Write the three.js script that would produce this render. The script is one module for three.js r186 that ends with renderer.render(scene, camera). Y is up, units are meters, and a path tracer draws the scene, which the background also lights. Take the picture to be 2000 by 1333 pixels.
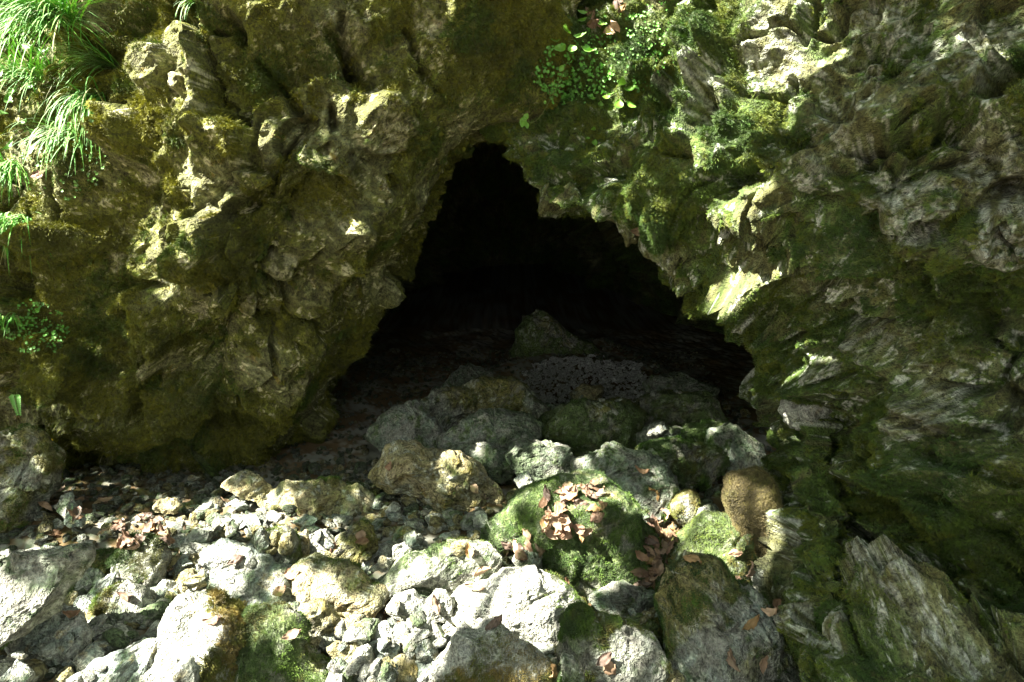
import * as THREE from 'three';
import { toCreasedNormals } from 'three/addons/utils/BufferGeometryUtils.js';
import { createNoise3D } from 'simplex-noise';
import { MeshBVH } from 'three-mesh-bvh';

// ------------------------------------------------------------------ camera, sky, sun, exposure
const scene = new THREE.Scene();
const PITCH = -15 * Math.PI / 180, VFOV = 52;
const camera = new THREE.PerspectiveCamera(VFOV, 1024 / 682, 0.05, 200);
camera.position.set(0, 1.45, 0);
camera.rotation.set(PITCH, 0, 0);
camera.updateMatrixWorld(true);
const SUN = new THREE.Vector3(-0.60, 0.76, 0.25).normalize();
const SKY_L = 0.22;
{ // pale, hazy summer sky
  const w = 256, h = 128, data = new Float32Array(w * h * 4), d = new THREE.Vector3();
  for (let y = 0; y < h; y++) for (let x = 0; x < w; x++) {
    const el = ((y + 0.5) / h - 0.5) * Math.PI, az = ((x + 0.5) / w - 0.5) * 2 * Math.PI;
    d.set(Math.cos(el) * Math.cos(az), Math.sin(el), Math.cos(el) * Math.sin(az));
    const t = Math.max(0, Math.sin(el)), glow = Math.pow(Math.max(0, d.dot(SUN)), 6) * 0.5, o = (y * w + x) * 4;
    const c = [1.0 - 0.16 * t, 1.0 - 0.07 * t, 0.95 + 0.03 * t], k = SKY_L * (1.0 - 0.15 * t + glow) * (el < 0 ? 0.25 : 1);
    data.set([c[0] * k, c[1] * k, c[2] * k, 1], o);
  }
  const t = new THREE.DataTexture(data, w, h, THREE.RGBAFormat, THREE.FloatType);
  t.mapping = THREE.EquirectangularReflectionMapping; t.magFilter = THREE.LinearFilter; t.minFilter = THREE.LinearFilter; t.needsUpdate = true;
  scene.background = t; scene.environment = t;
}
const sun = new THREE.DirectionalLight(new THREE.Color().setRGB(1, 0.95, 0.86), 4.6);
sun.name = 'sun';
sun.position.copy(SUN).multiplyScalar(20);
sun.castShadow = true;
sun.shadow.mapSize.set(4096, 4096);
Object.assign(sun.shadow.camera, { left: -6, right: 6, top: 6, bottom: -6, near: 1, far: 40 });
scene.add(sun, sun.target);
const renderer = new THREE.WebGLRenderer({ antialias: true });
renderer.toneMapping = THREE.LinearToneMapping;
renderer.toneMappingExposure = 10.4;
renderer.shadowMap.enabled = true;

// ------------------------------------------------------------------ random numbers, noise, helpers
function rng(seed) {
  let s = (seed * 2654435761) >>> 0;
  return () => { s = (s + 0x6d2b79f5) | 0; let t = Math.imul(s ^ (s >>> 15), 1 | s); t = (t + Math.imul(t ^ (t >>> 7), 61 | t)) ^ t; return ((t ^ (t >>> 14)) >>> 0) / 4294967296; };
}
const n3 = createNoise3D(rng(7));
const fbm = (x, y, z, o = 3) => { let a = 0, g = 1, f = 1, s = 0; for (let i = 0; i < o; i++) { a += g * n3(x * f + i * 17.3, y * f - i * 9.1, z * f + i * 4.7); s += g; g *= 0.5; f *= 2.03; } return a / s; };
const clamp = (x, a = 0, b = 1) => Math.max(a, Math.min(b, x));
const lerp = (a, b, t) => a + (b - a) * t;
const smooth = (a, b, x) => { const t = clamp((x - a) / (b - a)); return t * t * (3 - 2 * t); };
const V = (x, y, z) => new THREE.Vector3(x, y, z);
const hash = (x, y, z, k) => { let h = Math.imul(x | 0, 374761393) ^ Math.imul(y | 0, 668265263) ^ Math.imul(z | 0, 2147483647) ^ Math.imul(k, 1274126177); h = Math.imul(h ^ (h >>> 13), 1274126177); h ^= h >>> 16; h = Math.imul(h, 2246822507); return ((h ^ (h >>> 13)) >>> 0) / 4294967296; };
// broken faces: every cell of a random tessellation is a tilted plane of its own, joints between some cells are grooves
const F = { h: 0, e: 0, id: 0 };
function facet(x, y, z, seed, groove, width = 0.16) {
  const ix = Math.floor(x), iy = Math.floor(y), iz = Math.floor(z);
  let d1 = 9, d2 = 9, bx = 0, by = 0, bz = 0, cx = 0, cy = 0, cz = 0;
  for (let i = -1; i <= 1; i++) for (let j = -1; j <= 1; j++) for (let k = -1; k <= 1; k++) {
    const px = ix + i, py = iy + j, pz = iz + k;
    const qx = px + hash(px, py, pz, seed), qy = py + hash(px, py, pz, seed + 1), qz = pz + hash(px, py, pz, seed + 2);
    const d = (qx - x) ** 2 + (qy - y) ** 2 + (qz - z) ** 2;
    if (d < d1) { d2 = d1; d1 = d; bx = px; by = py; bz = pz; cx = qx; cy = qy; cz = qz; } else if (d < d2) d2 = d;
  }
  const e = Math.sqrt(d2) - Math.sqrt(d1), r = (k) => hash(bx, by, bz, seed + k) * 2 - 1;
  const t = smooth(0.0, width, e);
  F.h = t * (r(3) * 0.8 + r(4) * (x - cx) * 1.5 + r(5) * (y - cy) * 1.5 + r(6) * (z - cz) * 1.5) - (1 - t) * groove;
  F.e = e; F.id = hash(bx, by, bz, seed + 7);
  return F;
}
// fractured rock: shallow scoops that meet in sharp ridges
function broken(x, y, z, seed) {
  const ix = Math.floor(x), iy = Math.floor(y), iz = Math.floor(z);
  let best = 9;
  for (let i = -1; i <= 1; i++) for (let j = -1; j <= 1; j++) for (let k = -1; k <= 1; k++) {
    const px = ix + i, py = iy + j, pz = iz + k, dx = x - px - hash(px, py, pz, seed), dy = y - py - hash(px, py, pz, seed + 1), dz = z - pz - hash(px, py, pz, seed + 2);
    const d = dx * dx + dy * dy + dz * dz; if (d > 1.6) continue;
    const v = hash(px, py, pz, seed + 3) * 0.9 + (hash(px, py, pz, seed + 4) - 0.5) * 1.7 * dx + (hash(px, py, pz, seed + 5) - 0.5) * 1.7 * dy + (hash(px, py, pz, seed + 6) - 0.5) * 1.7 * dz + 0.75 * d;
    if (v < best) best = v;
  }
  return best > 8 ? 0 : best - brokenMean;
}
let brokenMean = 0;
{ const r = rng(3); let t = 0; for (let i = 0; i < 4000; i++) t += broken(r() * 40, r() * 40, r() * 40, 5); brokenMean = t / 4000; }
// a picture point to a direction; the distance comes from what the thing stands on
const CAM = camera.position.clone(), FOC = 666.5 / Math.tan(VFOV * Math.PI / 360), SP = Math.sin(-PITCH), CP = Math.cos(PITCH);
const FWD = V(0, -SP, -CP), UP = V(0, CP, -SP);
const dirOf = (px, py) => { const x = (px - 1000) / FOC, y = (666.5 - py) / FOC; return V(x, FWD.y + y * UP.y, FWD.z + y * UP.z); };
const at = (px, py, D) => { const d = dirOf(px, py); return d.multiplyScalar(D / -d.z).add(CAM); };
const groundD = (py) => { const d = dirOf(1000, py); return CAM.y / -d.y * -d.z; };
const seen = (x, y, z) => { const dx = x - CAM.x, dy = y - CAM.y, dz = z - CAM.z, w = dy * FWD.y + dz * FWD.z; return [1000 + FOC * dx / w, 666.5 - FOC * (dy * UP.y + dz * UP.z) / w, w]; };
const taken = new Map();
const numbered = (n) => { const k = taken.get(n) || 0; taken.set(n, k + 1); return k ? `${n}_${String(k).padStart(3, '0')}` : n; };
function thing(o, name, label, category, group, kind) {
  o.name = numbered(name);
  o.userData = {};
  if (label) o.userData.label = label;
  if (category) o.userData.category = category;
  if (group) o.userData.group = group;
  if (kind) o.userData.kind = kind;
  o.traverse((c) => { c.castShadow = c.receiveShadow = true; });
  scene.add(o);
  return o;
}
// grain of weathered limestone, 0.5 m a side: mottling in the colour map, pits and crusts in the bump map
function grain() {
  const N = 1024, lat = (f, seed) => { const r = rng(seed), a = new Float32Array(f * f); for (let i = 0; i < a.length; i++) a[i] = r() * 2 - 1; return a; };
  const oct = (f, seed) => { const a = lat(f, seed); return (x, y) => { const u = x * f, v = y * f, i = Math.floor(u), j = Math.floor(v), tx = u - i, ty = v - j, sx = tx * tx * (3 - 2 * tx), sy = ty * ty * (3 - 2 * ty), q = (p, w) => a[((w + f) % f) * f + ((p + f) % f)]; return (q(i, j) * (1 - sx) + q(i + 1, j) * sx) * (1 - sy) + (q(i, j + 1) * (1 - sx) + q(i + 1, j + 1) * sx) * sy; }; };
  const o = [8, 19, 40, 84, 170, 340].map((f, i) => oct(f, 1000 + i)), o2 = [13, 29, 61, 127, 251].map((f, i) => oct(f, 1100 + i)), col = new Uint8Array(N * N * 4), bmp = new Uint8Array(N * N * 4);
  for (let y = 0; y < N; y++) for (let x = 0; x < N; x++) {
    const u = x / N, v = y / N, k = (y * N + x) * 4;
    const a = o[0](u, v), b = o[1](u, v), c = o[2](u, v), d = o[3](u, v), e = o[4](u, v), f = o[5](u, v), p = o2[0](u, v), q = o2[1](u, v), r = o2[2](u, v), s = o2[3](u, v), t = o2[4](u, v);
    let m = 0.60 + 0.08 * a + 0.14 * b + 0.19 * c + 0.21 * d + 0.18 * e + 0.10 * f;
    const pit = smooth(0.32, 0.55, 0.35 * q + 0.4 * r + 0.4 * s + 0.25 * t), crust = smooth(0.28, 0.45, 0.35 * p + 0.3 * q + 0.3 * s + 0.25 * t + 0.2 * b);
    m = m * (1 - 0.3 * pit) * (1 + 0.45 * crust);
    const h = 0.5 + 0.13 * b + 0.14 * c + 0.13 * d + 0.10 * e + 0.05 * f + 0.08 * crust - 0.28 * pit;
    col[k] = clamp(m) * 255; col[k + 1] = clamp(m * (1 + 0.03 * c)) * 255; col[k + 2] = clamp(m * (0.97 + 0.05 * b)) * 255; col[k + 3] = 255;
    bmp[k] = bmp[k + 1] = bmp[k + 2] = clamp(h) * 255; bmp[k + 3] = 255;
  }
  return [col, bmp].map((data) => { const t = new THREE.DataTexture(data, N, N); t.wrapS = t.wrapT = THREE.RepeatWrapping; t.magFilter = THREE.LinearFilter; t.minFilter = THREE.LinearMipmapLinearFilter; t.needsUpdate = true; return t; });
}
const [grainMap, grainBump] = grain();
const rockMat = new THREE.MeshStandardMaterial({ vertexColors: true, roughness: 0.9, map: grainMap, bumpMap: grainBump, bumpScale: 0.019, name: 'limestone' });
const GAIN = 1.5; // the grain map averages about three quarters
const mossMat = new THREE.MeshPhysicalMaterial({ color: 0xffffff, roughness: 1, transmission: 0.12, thickness: 0, name: 'moss' });
mossMat.side = THREE.DoubleSide;
const soilMat = new THREE.MeshStandardMaterial({ vertexColors: true, roughness: 0.97, name: 'soil' });
const leafMat = (c, t = 0.4, r = 0.75) => new THREE.MeshPhysicalMaterial({ color: c, roughness: r, transmission: t, thickness: 0, side: THREE.DoubleSide });
const C = (r, g, b) => [r, g, b];
const mix = (a, b, t) => [lerp(a[0], b[0], t), lerp(a[1], b[1], t), lerp(a[2], b[2], t)];

// ------------------------------------------------------------------ rock colours (what grows on and stains the limestone)
const COL = {
  pale: C(0.31, 0.32, 0.27), grey: C(0.20, 0.20, 0.165), cool: C(0.24, 0.285, 0.25), wall: C(0.10, 0.10, 0.032), wallgrey: C(0.235, 0.25, 0.135), ochre: C(0.17, 0.118, 0.028), olive: C(0.155, 0.135, 0.026), dark: C(0.035, 0.037, 0.022),
  green: C(0.075, 0.11, 0.028), deepgreen: C(0.03, 0.055, 0.018), lichen: C(0.35, 0.36, 0.305), mint: C(0.27, 0.36, 0.28), tan: C(0.36, 0.31, 0.17), brown: C(0.10, 0.065, 0.025),
};
// returns colour and, in m, how much moss grows here
const out = { c: null, m: 0 };
function rockColour(x, y, z, k) {
  const s = k.seed * 3.17;
  const a = fbm(x * 2.1 + s, y * 2.1, z * 2.1, 3), b = fbm(x * 6.3, y * 6.3 + s, z * 6.3, 3), d = fbm(x * 19, y * 19, z * 19 + s, 3), e = n3(x * 70 + s, y * 70, z * 70), g = fbm(x * 10 - s, y * 10, z * 10 + 3.1, 3);
  let c = mix(k.base[0], k.base[1], smooth(-0.3, 0.35, b * 0.6 + d * 0.6));
  c = mix(c, k.film, k.filmAmount * smooth(-0.25, 0.3, a * 0.7 + b * 0.5 + d * 0.45 + k.filmBias));
  c = mix(c, k.stain, 0.85 * smooth(0.18, 0.42, g * 0.8 + d * 0.5 + k.stainBias));
  c = mix(c, k.lichen, 0.92 * smooth(0.29, 0.37, b * 0.35 + d * 0.75 + e * 0.26 + n3(x * 41, y * 41 + s, z * 41) * 0.14 + k.lichenBias));
  const v = Math.max(0.35, 1 + 0.32 * d + 0.26 * e);
  out.c = [c[0] * v, c[1] * v, c[2] * v];
  out.m = smooth(0.0, 0.3, a * 0.55 + g * 0.55 + d * 0.2 + k.moss);
  return out;
}
const K = {
  left: { seed: 1, base: [COL.wall, COL.wallgrey], film: C(0.092, 0.098, 0.004), filmAmount: 0.93, filmBias: 0.20, stain: COL.ochre, stainBias: -0.16, lichen: C(0.36, 0.34, 0.21), lichenBias: -0.03, moss: -0.04 },
  right: { seed: 2, base: [COL.wall, COL.wallgrey], film: C(0.046, 0.088, 0.006), filmAmount: 0.90, filmBias: 0.12, stain: C(0.045, 0.065, 0.02), stainBias: 0.02, lichen: COL.lichen, lichenBias: 0.03, moss: -0.06 },
  pale: { seed: 4, base: [COL.cool, COL.pale], film: COL.grey, filmAmount: 0.5, filmBias: -0.1, stain: COL.tan, stainBias: -0.1, lichen: COL.lichen, lichenBias: 0.05, moss: -0.38 },
  lightened_pebble: { seed: 15, base: [C(0.5, 0.52, 0.52), C(0.62, 0.63, 0.62)], film: COL.pale, filmAmount: 0.3, filmBias: -0.15, stain: COL.pale, stainBias: -0.2, lichen: C(0.66, 0.67, 0.66), lichenBias: 0.1, moss: -0.5 },  // whitish pebbles, lightened further to make up for skylight missing in the cave
  white: { seed: 5, base: [COL.pale, COL.lichen], film: COL.grey, filmAmount: 0.4, filmBias: -0.15, stain: COL.tan, stainBias: -0.12, lichen: COL.lichen, lichenBias: 0.1, moss: -0.5 },
  mossy: { seed: 6, base: [COL.grey, COL.cool], film: COL.olive, filmAmount: 0.8, filmBias: 0.1, stain: COL.deepgreen, stainBias: 0.12, lichen: COL.lichen, lichenBias: 0.04, moss: 0.10 },
  green: { seed: 7, base: [COL.grey, COL.olive], film: COL.green, filmAmount: 0.85, filmBias: 0.15, stain: COL.deepgreen, stainBias: 0.2, lichen: COL.lichen, lichenBias: -0.02, moss: 0.34 },
  lichen: { seed: 8, base: [COL.grey, COL.pale], film: COL.green, filmAmount: 0.75, filmBias: 0.0, stain: COL.deepgreen, stainBias: 0.08, lichen: COL.lichen, lichenBias: 0.1, moss: -0.12 },
  yellow: { seed: 9, base: [COL.tan, COL.pale], film: COL.olive, filmAmount: 0.6, filmBias: 0.05, stain: COL.ochre, stainBias: -0.1, lichen: COL.pale, lichenBias: 0.0, moss: -0.25 },
  shaded_algae: { seed: 10, base: [COL.grey, COL.cool], film: C(0.075, 0.105, 0.05), filmAmount: 0.8, filmBias: 0.05, stain: COL.green, stainBias: 0.02, lichen: COL.grey, lichenBias: 0.0, moss: -0.2 },  // green-grey algae film; its darker tone also carries the shade of gaps and cave
  fuzzy: { seed: 11, base: [COL.tan, COL.olive], film: COL.olive, filmAmount: 0.6, filmBias: 0, stain: COL.brown, stainBias: 0, lichen: COL.tan, lichenBias: -0.1, moss: 1 },
};

// ------------------------------------------------------------------ moss: tufts of small fronds spread over a rock
function tuftGeometry(seed, n, len, spread, droop, wide) {
  const r = rng(seed), pos = [], idx = [];
  for (let i = 0; i < n; i++) {
    const a = r() * 6.283, q = Math.sqrt(r()) * spread, bx = Math.cos(a) * q, bz = Math.sin(a) * q, l = len * (0.55 + r() * 0.7);
    const t = 0.25 + r() * 0.8, a2 = a + (r() - 0.5) * 1.6, dx = Math.cos(a2) * Math.sin(t), dz = Math.sin(a2) * Math.sin(t), dy = Math.cos(t);
    const w = len * wide * (0.7 + r() * 0.6), wx = -Math.sin(a2 + r()) * w, wz = Math.cos(a2) * w, k = pos.length / 3;
    pos.push(bx - wx, -len * 0.1, bz - wz, bx + wx, -len * 0.1, bz + wz);
    pos.push(bx + dx * l * 0.55 - wx * 1.3, dy * l * 0.55, bz + dz * l * 0.55 - wz * 1.3, bx + dx * l * 0.55 + wx * 1.3, dy * l * 0.55 + w * 0.4, bz + dz * l * 0.55 + wz * 1.3);
    pos.push(bx + dx * l, dy * l - droop * l, bz + dz * l);
    idx.push(k, k + 1, k + 2, k + 1, k + 3, k + 2, k + 2, k + 3, k + 4);
  }
  const g = new THREE.BufferGeometry();
  g.setAttribute('position', new THREE.Float32BufferAttribute(pos, 3));
  g.setIndex(idx);
  g.computeVertexNormals();
  return g;
}
const TUFT = tuftGeometry(31, 30, 0.0085, 0.012, 0.1, 0.06), SHAG = tuftGeometry(32, 16, 0.022, 0.011, 0.3, 0.022), FUZZ = tuftGeometry(33, 24, 0.006, 0.010, 0.05, 0.07);
const MOSS = { olive: C(0.095, 0.088, 0.014), bright: C(0.085, 0.15, 0.015), deep: C(0.028, 0.058, 0.010), brown: C(0.12, 0.078, 0.015), straw: C(0.21, 0.165, 0.045) };
function growMoss(mesh, moss, count, seed, pal, { shag = 0, scale = 1, geo = TUFT, limit = true } = {}) {
  const g = mesh.geometry, p = g.attributes.position.array, nn = g.attributes.normal.array, ix = g.index.array, r = rng(seed), cum = new Float64Array(ix.length / 3);
  let total = 0;
  for (let t = 0; t < cum.length; t++) {
    const a = ix[t * 3], b = ix[t * 3 + 1], c = ix[t * 3 + 2], m = (moss[a] + moss[b] + moss[c]) / 3;
    if (m > 0.12) {
      let ok = true;
      if (limit) { const s = seen(p[a * 3], p[a * 3 + 1], p[a * 3 + 2]); ok = s[2] > 0.2 && s[0] > -450 && s[0] < 2450 && s[1] > -300 && s[1] < 1600; }
      if (ok) {
        const ux = p[b * 3] - p[a * 3], uy = p[b * 3 + 1] - p[a * 3 + 1], uz = p[b * 3 + 2] - p[a * 3 + 2], vx = p[c * 3] - p[a * 3], vy = p[c * 3 + 1] - p[a * 3 + 1], vz = p[c * 3 + 2] - p[a * 3 + 2];
        total += Math.hypot(uy * vz - uz * vy, uz * vx - ux * vz, ux * vy - uy * vx) * m;
      }
    }
    cum[t] = total;
  }
  if (!total) return null;
  const make = (geo, n, long, name) => {
    const im = new THREE.InstancedMesh(geo, mossMat, n), M = new THREE.Matrix4(), q = new THREE.Quaternion(), y = V(0, 1, 0), d = V(), s = V(), pos = V(), col = new THREE.Color();
    for (let i = 0; i < n; i++) {
      const x = r() * total; let lo = 0, hi = cum.length - 1;
      while (lo < hi) { const mid = (lo + hi) >> 1; if (cum[mid] < x) lo = mid + 1; else hi = mid; }
      let u = r(), v = r(); if (u + v > 1) { u = 1 - u; v = 1 - v; }
      const a = ix[lo * 3] * 3, b = ix[lo * 3 + 1] * 3, c = ix[lo * 3 + 2] * 3, w = 1 - u - v;
      pos.set(p[a] * w + p[b] * u + p[c] * v, p[a + 1] * w + p[b + 1] * u + p[c + 1] * v, p[a + 2] * w + p[b + 2] * u + p[c + 2] * v);
      d.set(nn[a], nn[a + 1], nn[a + 2]);
      d.y += long ? -0.75 : 0.12; d.x += (r() - 0.5) * 0.5; d.z += (r() - 0.5) * 0.5; d.normalize();
      q.setFromUnitVectors(y, d);
      const f = (0.6 + r() * 0.8) * scale * (0.75 + 0.5 * smooth(-0.3, 0.5, n3(pos.x * 7, pos.y * 7, pos.z * 7)));
      s.set(f, f * (0.7 + r() * 0.7), f);
      im.setMatrixAt(i, M.compose(pos, q, s));
      const k = fbm(pos.x * 4.1 + seed, pos.y * 4.1, pos.z * 4.1, 2) + 0.55 * n3(pos.x * 23, pos.y * 23 + seed, pos.z * 23);
      let cc = mix(pal[0], pal[1], smooth(-0.35, 0.35, k)); cc = mix(cc, pal[2], 0.8 * smooth(0.15, 0.55, n3(pos.x * 3 + 9, pos.y * 3, pos.z * 3 + seed) + 0.4 * n3(pos.x * 31, pos.y * 31, pos.z * 31)));
      const vv = 0.7 + r() * 0.6;
      im.setColorAt(i, col.setRGB(cc[0] * vv, cc[1] * vv, cc[2] * vv));
    }
    im.name = name; im.userData = { kind: 'stuff' }; im.castShadow = im.receiveShadow = true;
    mesh.add(im);
  };
  make(geo, Math.round(count * (1 - shag)), false, 'moss');
  if (shag) make(SHAG, Math.round(count * shag), true, 'hanging_moss');
}

// ------------------------------------------------------------------ sheets of rock, lofted through control points
const cr = (a, b, c, d, t) => 0.5 * (2 * b + (c - a) * t + (2 * a - 5 * b + 4 * c - d) * t * t + (3 * b - a - 3 * c + d) * t * t * t);
function loft(ctrl, colSub, rowSub) {
  const R = ctrl.length, N = ctrl[0].length, us = [], vs = [];
  for (let i = 0; i < N - 1; i++) for (let k = 0; k < colSub[i]; k++) us.push([i, k / colSub[i]]);
  us.push([N - 2, 1]);
  for (let i = 0; i < R - 1; i++) for (let k = 0; k < rowSub[i]; k++) vs.push([i, k / rowSub[i]]);
  vs.push([R - 2, 1]);
  const nu = us.length, nv = vs.length, rows = ctrl.map((row) => us.map(([i, t]) => {
    const a = row[Math.max(0, i - 1)], b = row[i], c = row[i + 1], d = row[Math.min(N - 1, i + 2)];
    return [cr(a.x, b.x, c.x, d.x, t), cr(a.y, b.y, c.y, d.y, t), cr(a.z, b.z, c.z, d.z, t)];
  }));
  const pos = new Float32Array(nu * nv * 3);
  vs.forEach(([i, t], j) => {
    const a = rows[Math.max(0, i - 1)], b = rows[i], c = rows[i + 1], d = rows[Math.min(R - 1, i + 2)];
    for (let k = 0; k < nu; k++) for (let m = 0; m < 3; m++) pos[(j * nu + k) * 3 + m] = cr(a[k][m], b[k][m], c[k][m], d[k][m], t);
  });
  const idx = new Uint32Array((nu - 1) * (nv - 1) * 6);
  let o = 0;
  for (let j = 0; j < nv - 1; j++) for (let k = 0; k < nu - 1; k++) { const a = j * nu + k; idx[o++] = a; idx[o++] = a + nu; idx[o++] = a + 1; idx[o++] = a + 1; idx[o++] = a + nu; idx[o++] = a + nu + 1; }
  const g = new THREE.BufferGeometry();
  g.setAttribute('position', new THREE.BufferAttribute(pos, 3));
  g.setIndex(new THREE.BufferAttribute(idx, 1));
  g.computeVertexNormals();
  return g;
}
// where picture points of traced features meet an undisplaced sheet
function finder(g) {
  const p = g.attributes.position.array, n = p.length / 3, q = new Float32Array(n * 3);
  for (let i = 0; i < n; i++) { const s = seen(p[i * 3], p[i * 3 + 1], p[i * 3 + 2]); q[i * 3] = s[2] > 0.2 ? s[0] : 1e6; q[i * 3 + 1] = s[1]; q[i * 3 + 2] = s[2]; }
  return (px, py) => { let best = 1e9, b = 0; for (let i = 0; i < n; i++) { const dx = q[i * 3] - px, dy = q[i * 3 + 1] - py, d = dx * dx + dy * dy + q[i * 3 + 2] * 30; if (d < best) { best = d; b = i; } } return V(p[b * 3], p[b * 3 + 1], p[b * 3 + 2]); };
}
function weather(g, k, { amp = 1, turn, strata = 0, bed, bumps = [], lines = [], mossSpots = [], bareSpots = [], calmSpots = [] }) {
  const p = g.attributes.position.array, nn = g.attributes.normal.array, n = p.length / 3, find = finder(g);
  const B = bumps.map(([x, y, r, h]) => ({ c: find(x, y), r, h: h * 1.45 })), L = lines.map(([w, h, ...pts]) => ({ w: w * 1.25, h: h * 1.5, pts: pts.map(([x, y]) => find(x, y)) }));
  for (const l of L) { l.box = new THREE.Box3().setFromPoints(l.pts).expandByScalar(l.w * 3 + 0.06); }
  const MS = mossSpots.map(([x, y, r, a]) => ({ c: find(x, y), r, a })), BS = bareSpots.map(([x, y, r, a]) => ({ c: find(x, y), r: r * 1.05, a: a * 0.95 }));
  const QS = calmSpots.map(([x, y, r]) => ({ c: find(x, y), r }));
  const col = new Float32Array(n * 3), moss = new Float32Array(n), q = V(), seg = new THREE.Line3(), cl = V(), res = new Float32Array(n * 3);
  const tm = new THREE.Matrix3().setFromMatrix4(new THREE.Matrix4().makeRotationFromEuler(new THREE.Euler(...(turn || [0.3, 0.4, 0.7]))));
  for (let i = 0; i < n; i++) {
    const x = p[i * 3], y = p[i * 3 + 1], z = p[i * 3 + 2];
    const wx = 0.055 * n3(x * 3.1, y * 3.1, z * 3.1), wy = 0.055 * n3(x * 3.1 + 40, y * 3.1, z * 3.1), wz = 0.055 * n3(x * 3.1, y * 3.1 + 40, z * 3.1);
    q.set(x + wx, y + wy, z + wz).applyMatrix3(tm);
    // colour and moss first, since moss pads the rock out
    rockColour(x, y, z, k);
    let m = out.m, c = out.c;
    for (const s of MS) { const d2 = (x - s.c.x) ** 2 + (y - s.c.y) ** 2 + (z - s.c.z) ** 2; if (d2 < s.r * s.r * 2.2) m = clamp(m + s.a * (1 - smooth(0.4, 1.3, Math.sqrt(d2) / s.r + 0.35 * fbm(x * 9, y * 9, z * 9, 2)))); }
    for (const s of BS) { const d2 = (x - s.c.x) ** 2 + (y - s.c.y) ** 2 + (z - s.c.z) ** 2; if (d2 < s.r * s.r * 2.2) { const w = 1 - smooth(0.55, 1.0, Math.sqrt(d2) / s.r + 0.55 * fbm(x * 14, y * 14, z * 14, 3)); m *= 1 - w; c = mix(c, mix(k.lichen, k.base[0], smooth(-0.2, 0.4, fbm(x * 25, y * 25, z * 25, 2))), w * s.a * smooth(-0.35, 0.1, fbm(x * 40, y * 40, z * 40, 2) + 0.1)); } }
    const soft = 1 - 0.55 * m;
    const calm = 1 - 0.85 * QS.reduce((a, b) => Math.max(a, 1 - smooth(0.5, 1.2, Math.hypot(x - b.c.x, y - b.c.y, z - b.c.z) / b.r)), 0);
    let h = -0.03 + 0.085 * n3(x * 1.25, y * 1.25, z * 1.25 + 8);
    const g1 = 0.35 + 0.5 * clamp(0.5 + n3(x * 1.7 + 3, y * 1.7, z * 1.7)), ay = strata ? 1.9 : 1.0, axx = strata ? 0.9 : 0.6;
    h += 0.21 * broken(q.x * 2.4 * axx, q.y * 2.4 * ay, q.z * 2.4, k.seed * 50) * (0.3 + 0.7 * calm);
    h += 0.10 * broken(q.x * 5.6 * axx, q.y * 5.6 * ay, q.z * 5.6, k.seed * 50 + 10) * calm;
    h += 0.032 * broken(q.x * 14 * axx, q.y * 14 * ay, q.z * 14, k.seed * 50 + 20) * (0.45 + 0.55 * soft) * calm;
    h += 0.013 * broken(q.x * 33, q.y * 33 * ay, q.z * 33, k.seed * 50 + 30) * soft * (0.4 + 0.6 * calm);
    facet(q.x * 3.1 * axx, q.y * 3.1 * ay, q.z * 3.1, k.seed * 50 + 40, 0); h -= 0.11 * (0.3 + 0.7 * calm) * g1 * (1 - smooth(0.02, 0.075, F.e)) * smooth(-0.15, 0.25, n3(x * 2.3, y * 2.3 + 30, z * 2.3)); // open joints
    h += 0.006 * fbm(x * 13, y * 13, z * 13, 2) + 0.005 * fbm(x * 34, y * 34, z * 34, 2) * (0.7 + 0.9 * m) + 0.0022 * n3(x * 90, y * 90, z * 90);
    if (strata) { // bedding: shelves that stick out and undercut
      const s = (x * bed[0] + y * bed[1] + z * bed[2] + 0.05 * fbm(x * 2.2, y * 2.2, z * 2.2, 2)) / 0.13, f = s - Math.floor(s), lay = hash(Math.floor(s), 3, 1, 9);
      const where = smooth(-0.25, 0.35, n3(x * 1.3 + 50, y * 1.3, z * 1.3 + lay * 3));
      h += calm * strata * (0.3 + lay) * where * (f < 0.82 ? f / 0.82 : (1 - f) / 0.18);
      const s2 = s * 3.7 + 0.5 * n3(x * 6, y * 6, z * 6), f2 = s2 - Math.floor(s2);
      h += calm * strata * 0.12 * (f2 < 0.75 ? f2 : (1 - f2) * 3) * smooth(-0.2, 0.4, n3(x * 3, y * 3 + 20, z * 3));
    }
    h *= amp;
    for (const b of B) { const dx = x - b.c.x, dy = y - b.c.y, dz = z - b.c.z, d2 = dx * dx + dy * dy + dz * dz; if (d2 < b.r * b.r * 1.7) { const d = Math.sqrt(d2) / b.r + 0.28 * fbm(x * 6, y * 6, z * 6, 2); h += b.h * (1 - smooth(b.h > 0 ? 0.62 : 0.25, 1, d)); } }
    for (const l of L) {
      q.set(x, y, z); if (!l.box.containsPoint(q)) continue;
      let d = 9; const jog = 0.02 * n3(x * 11, y * 11, z * 11);
      for (let s = 0; s < l.pts.length - 1; s++) { seg.start.copy(l.pts[s]); seg.end.copy(l.pts[s + 1]); seg.closestPointToPoint(q, true, cl); d = Math.min(d, cl.distanceTo(q)); }
      d += jog; h += l.h * (1 - smooth(l.h > 0 ? 0.1 : 0.2, 1, Math.abs(d) / l.w));
    }
    h += 0.012 * m * (0.4 + fbm(x * 18, y * 18, z * 18, 2));
    res[i * 3] = x + nn[i * 3] * h + wx * 0.3; res[i * 3 + 1] = y + nn[i * 3 + 1] * h + wy * 0.3; res[i * 3 + 2] = z + nn[i * 3 + 2] * h + wz * 0.3;
    const bed2 = mix(c, k.film, 0.75 * m);
    for (let a = 0; a < 3; a++) col[i * 3 + a] = clamp(bed2[a] * GAIN, 0.008, 0.85);
    moss[i] = m;
  }
  p.set(res);
  g.setAttribute('color', new THREE.BufferAttribute(col, 3));
  g.computeVertexNormals();
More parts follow.
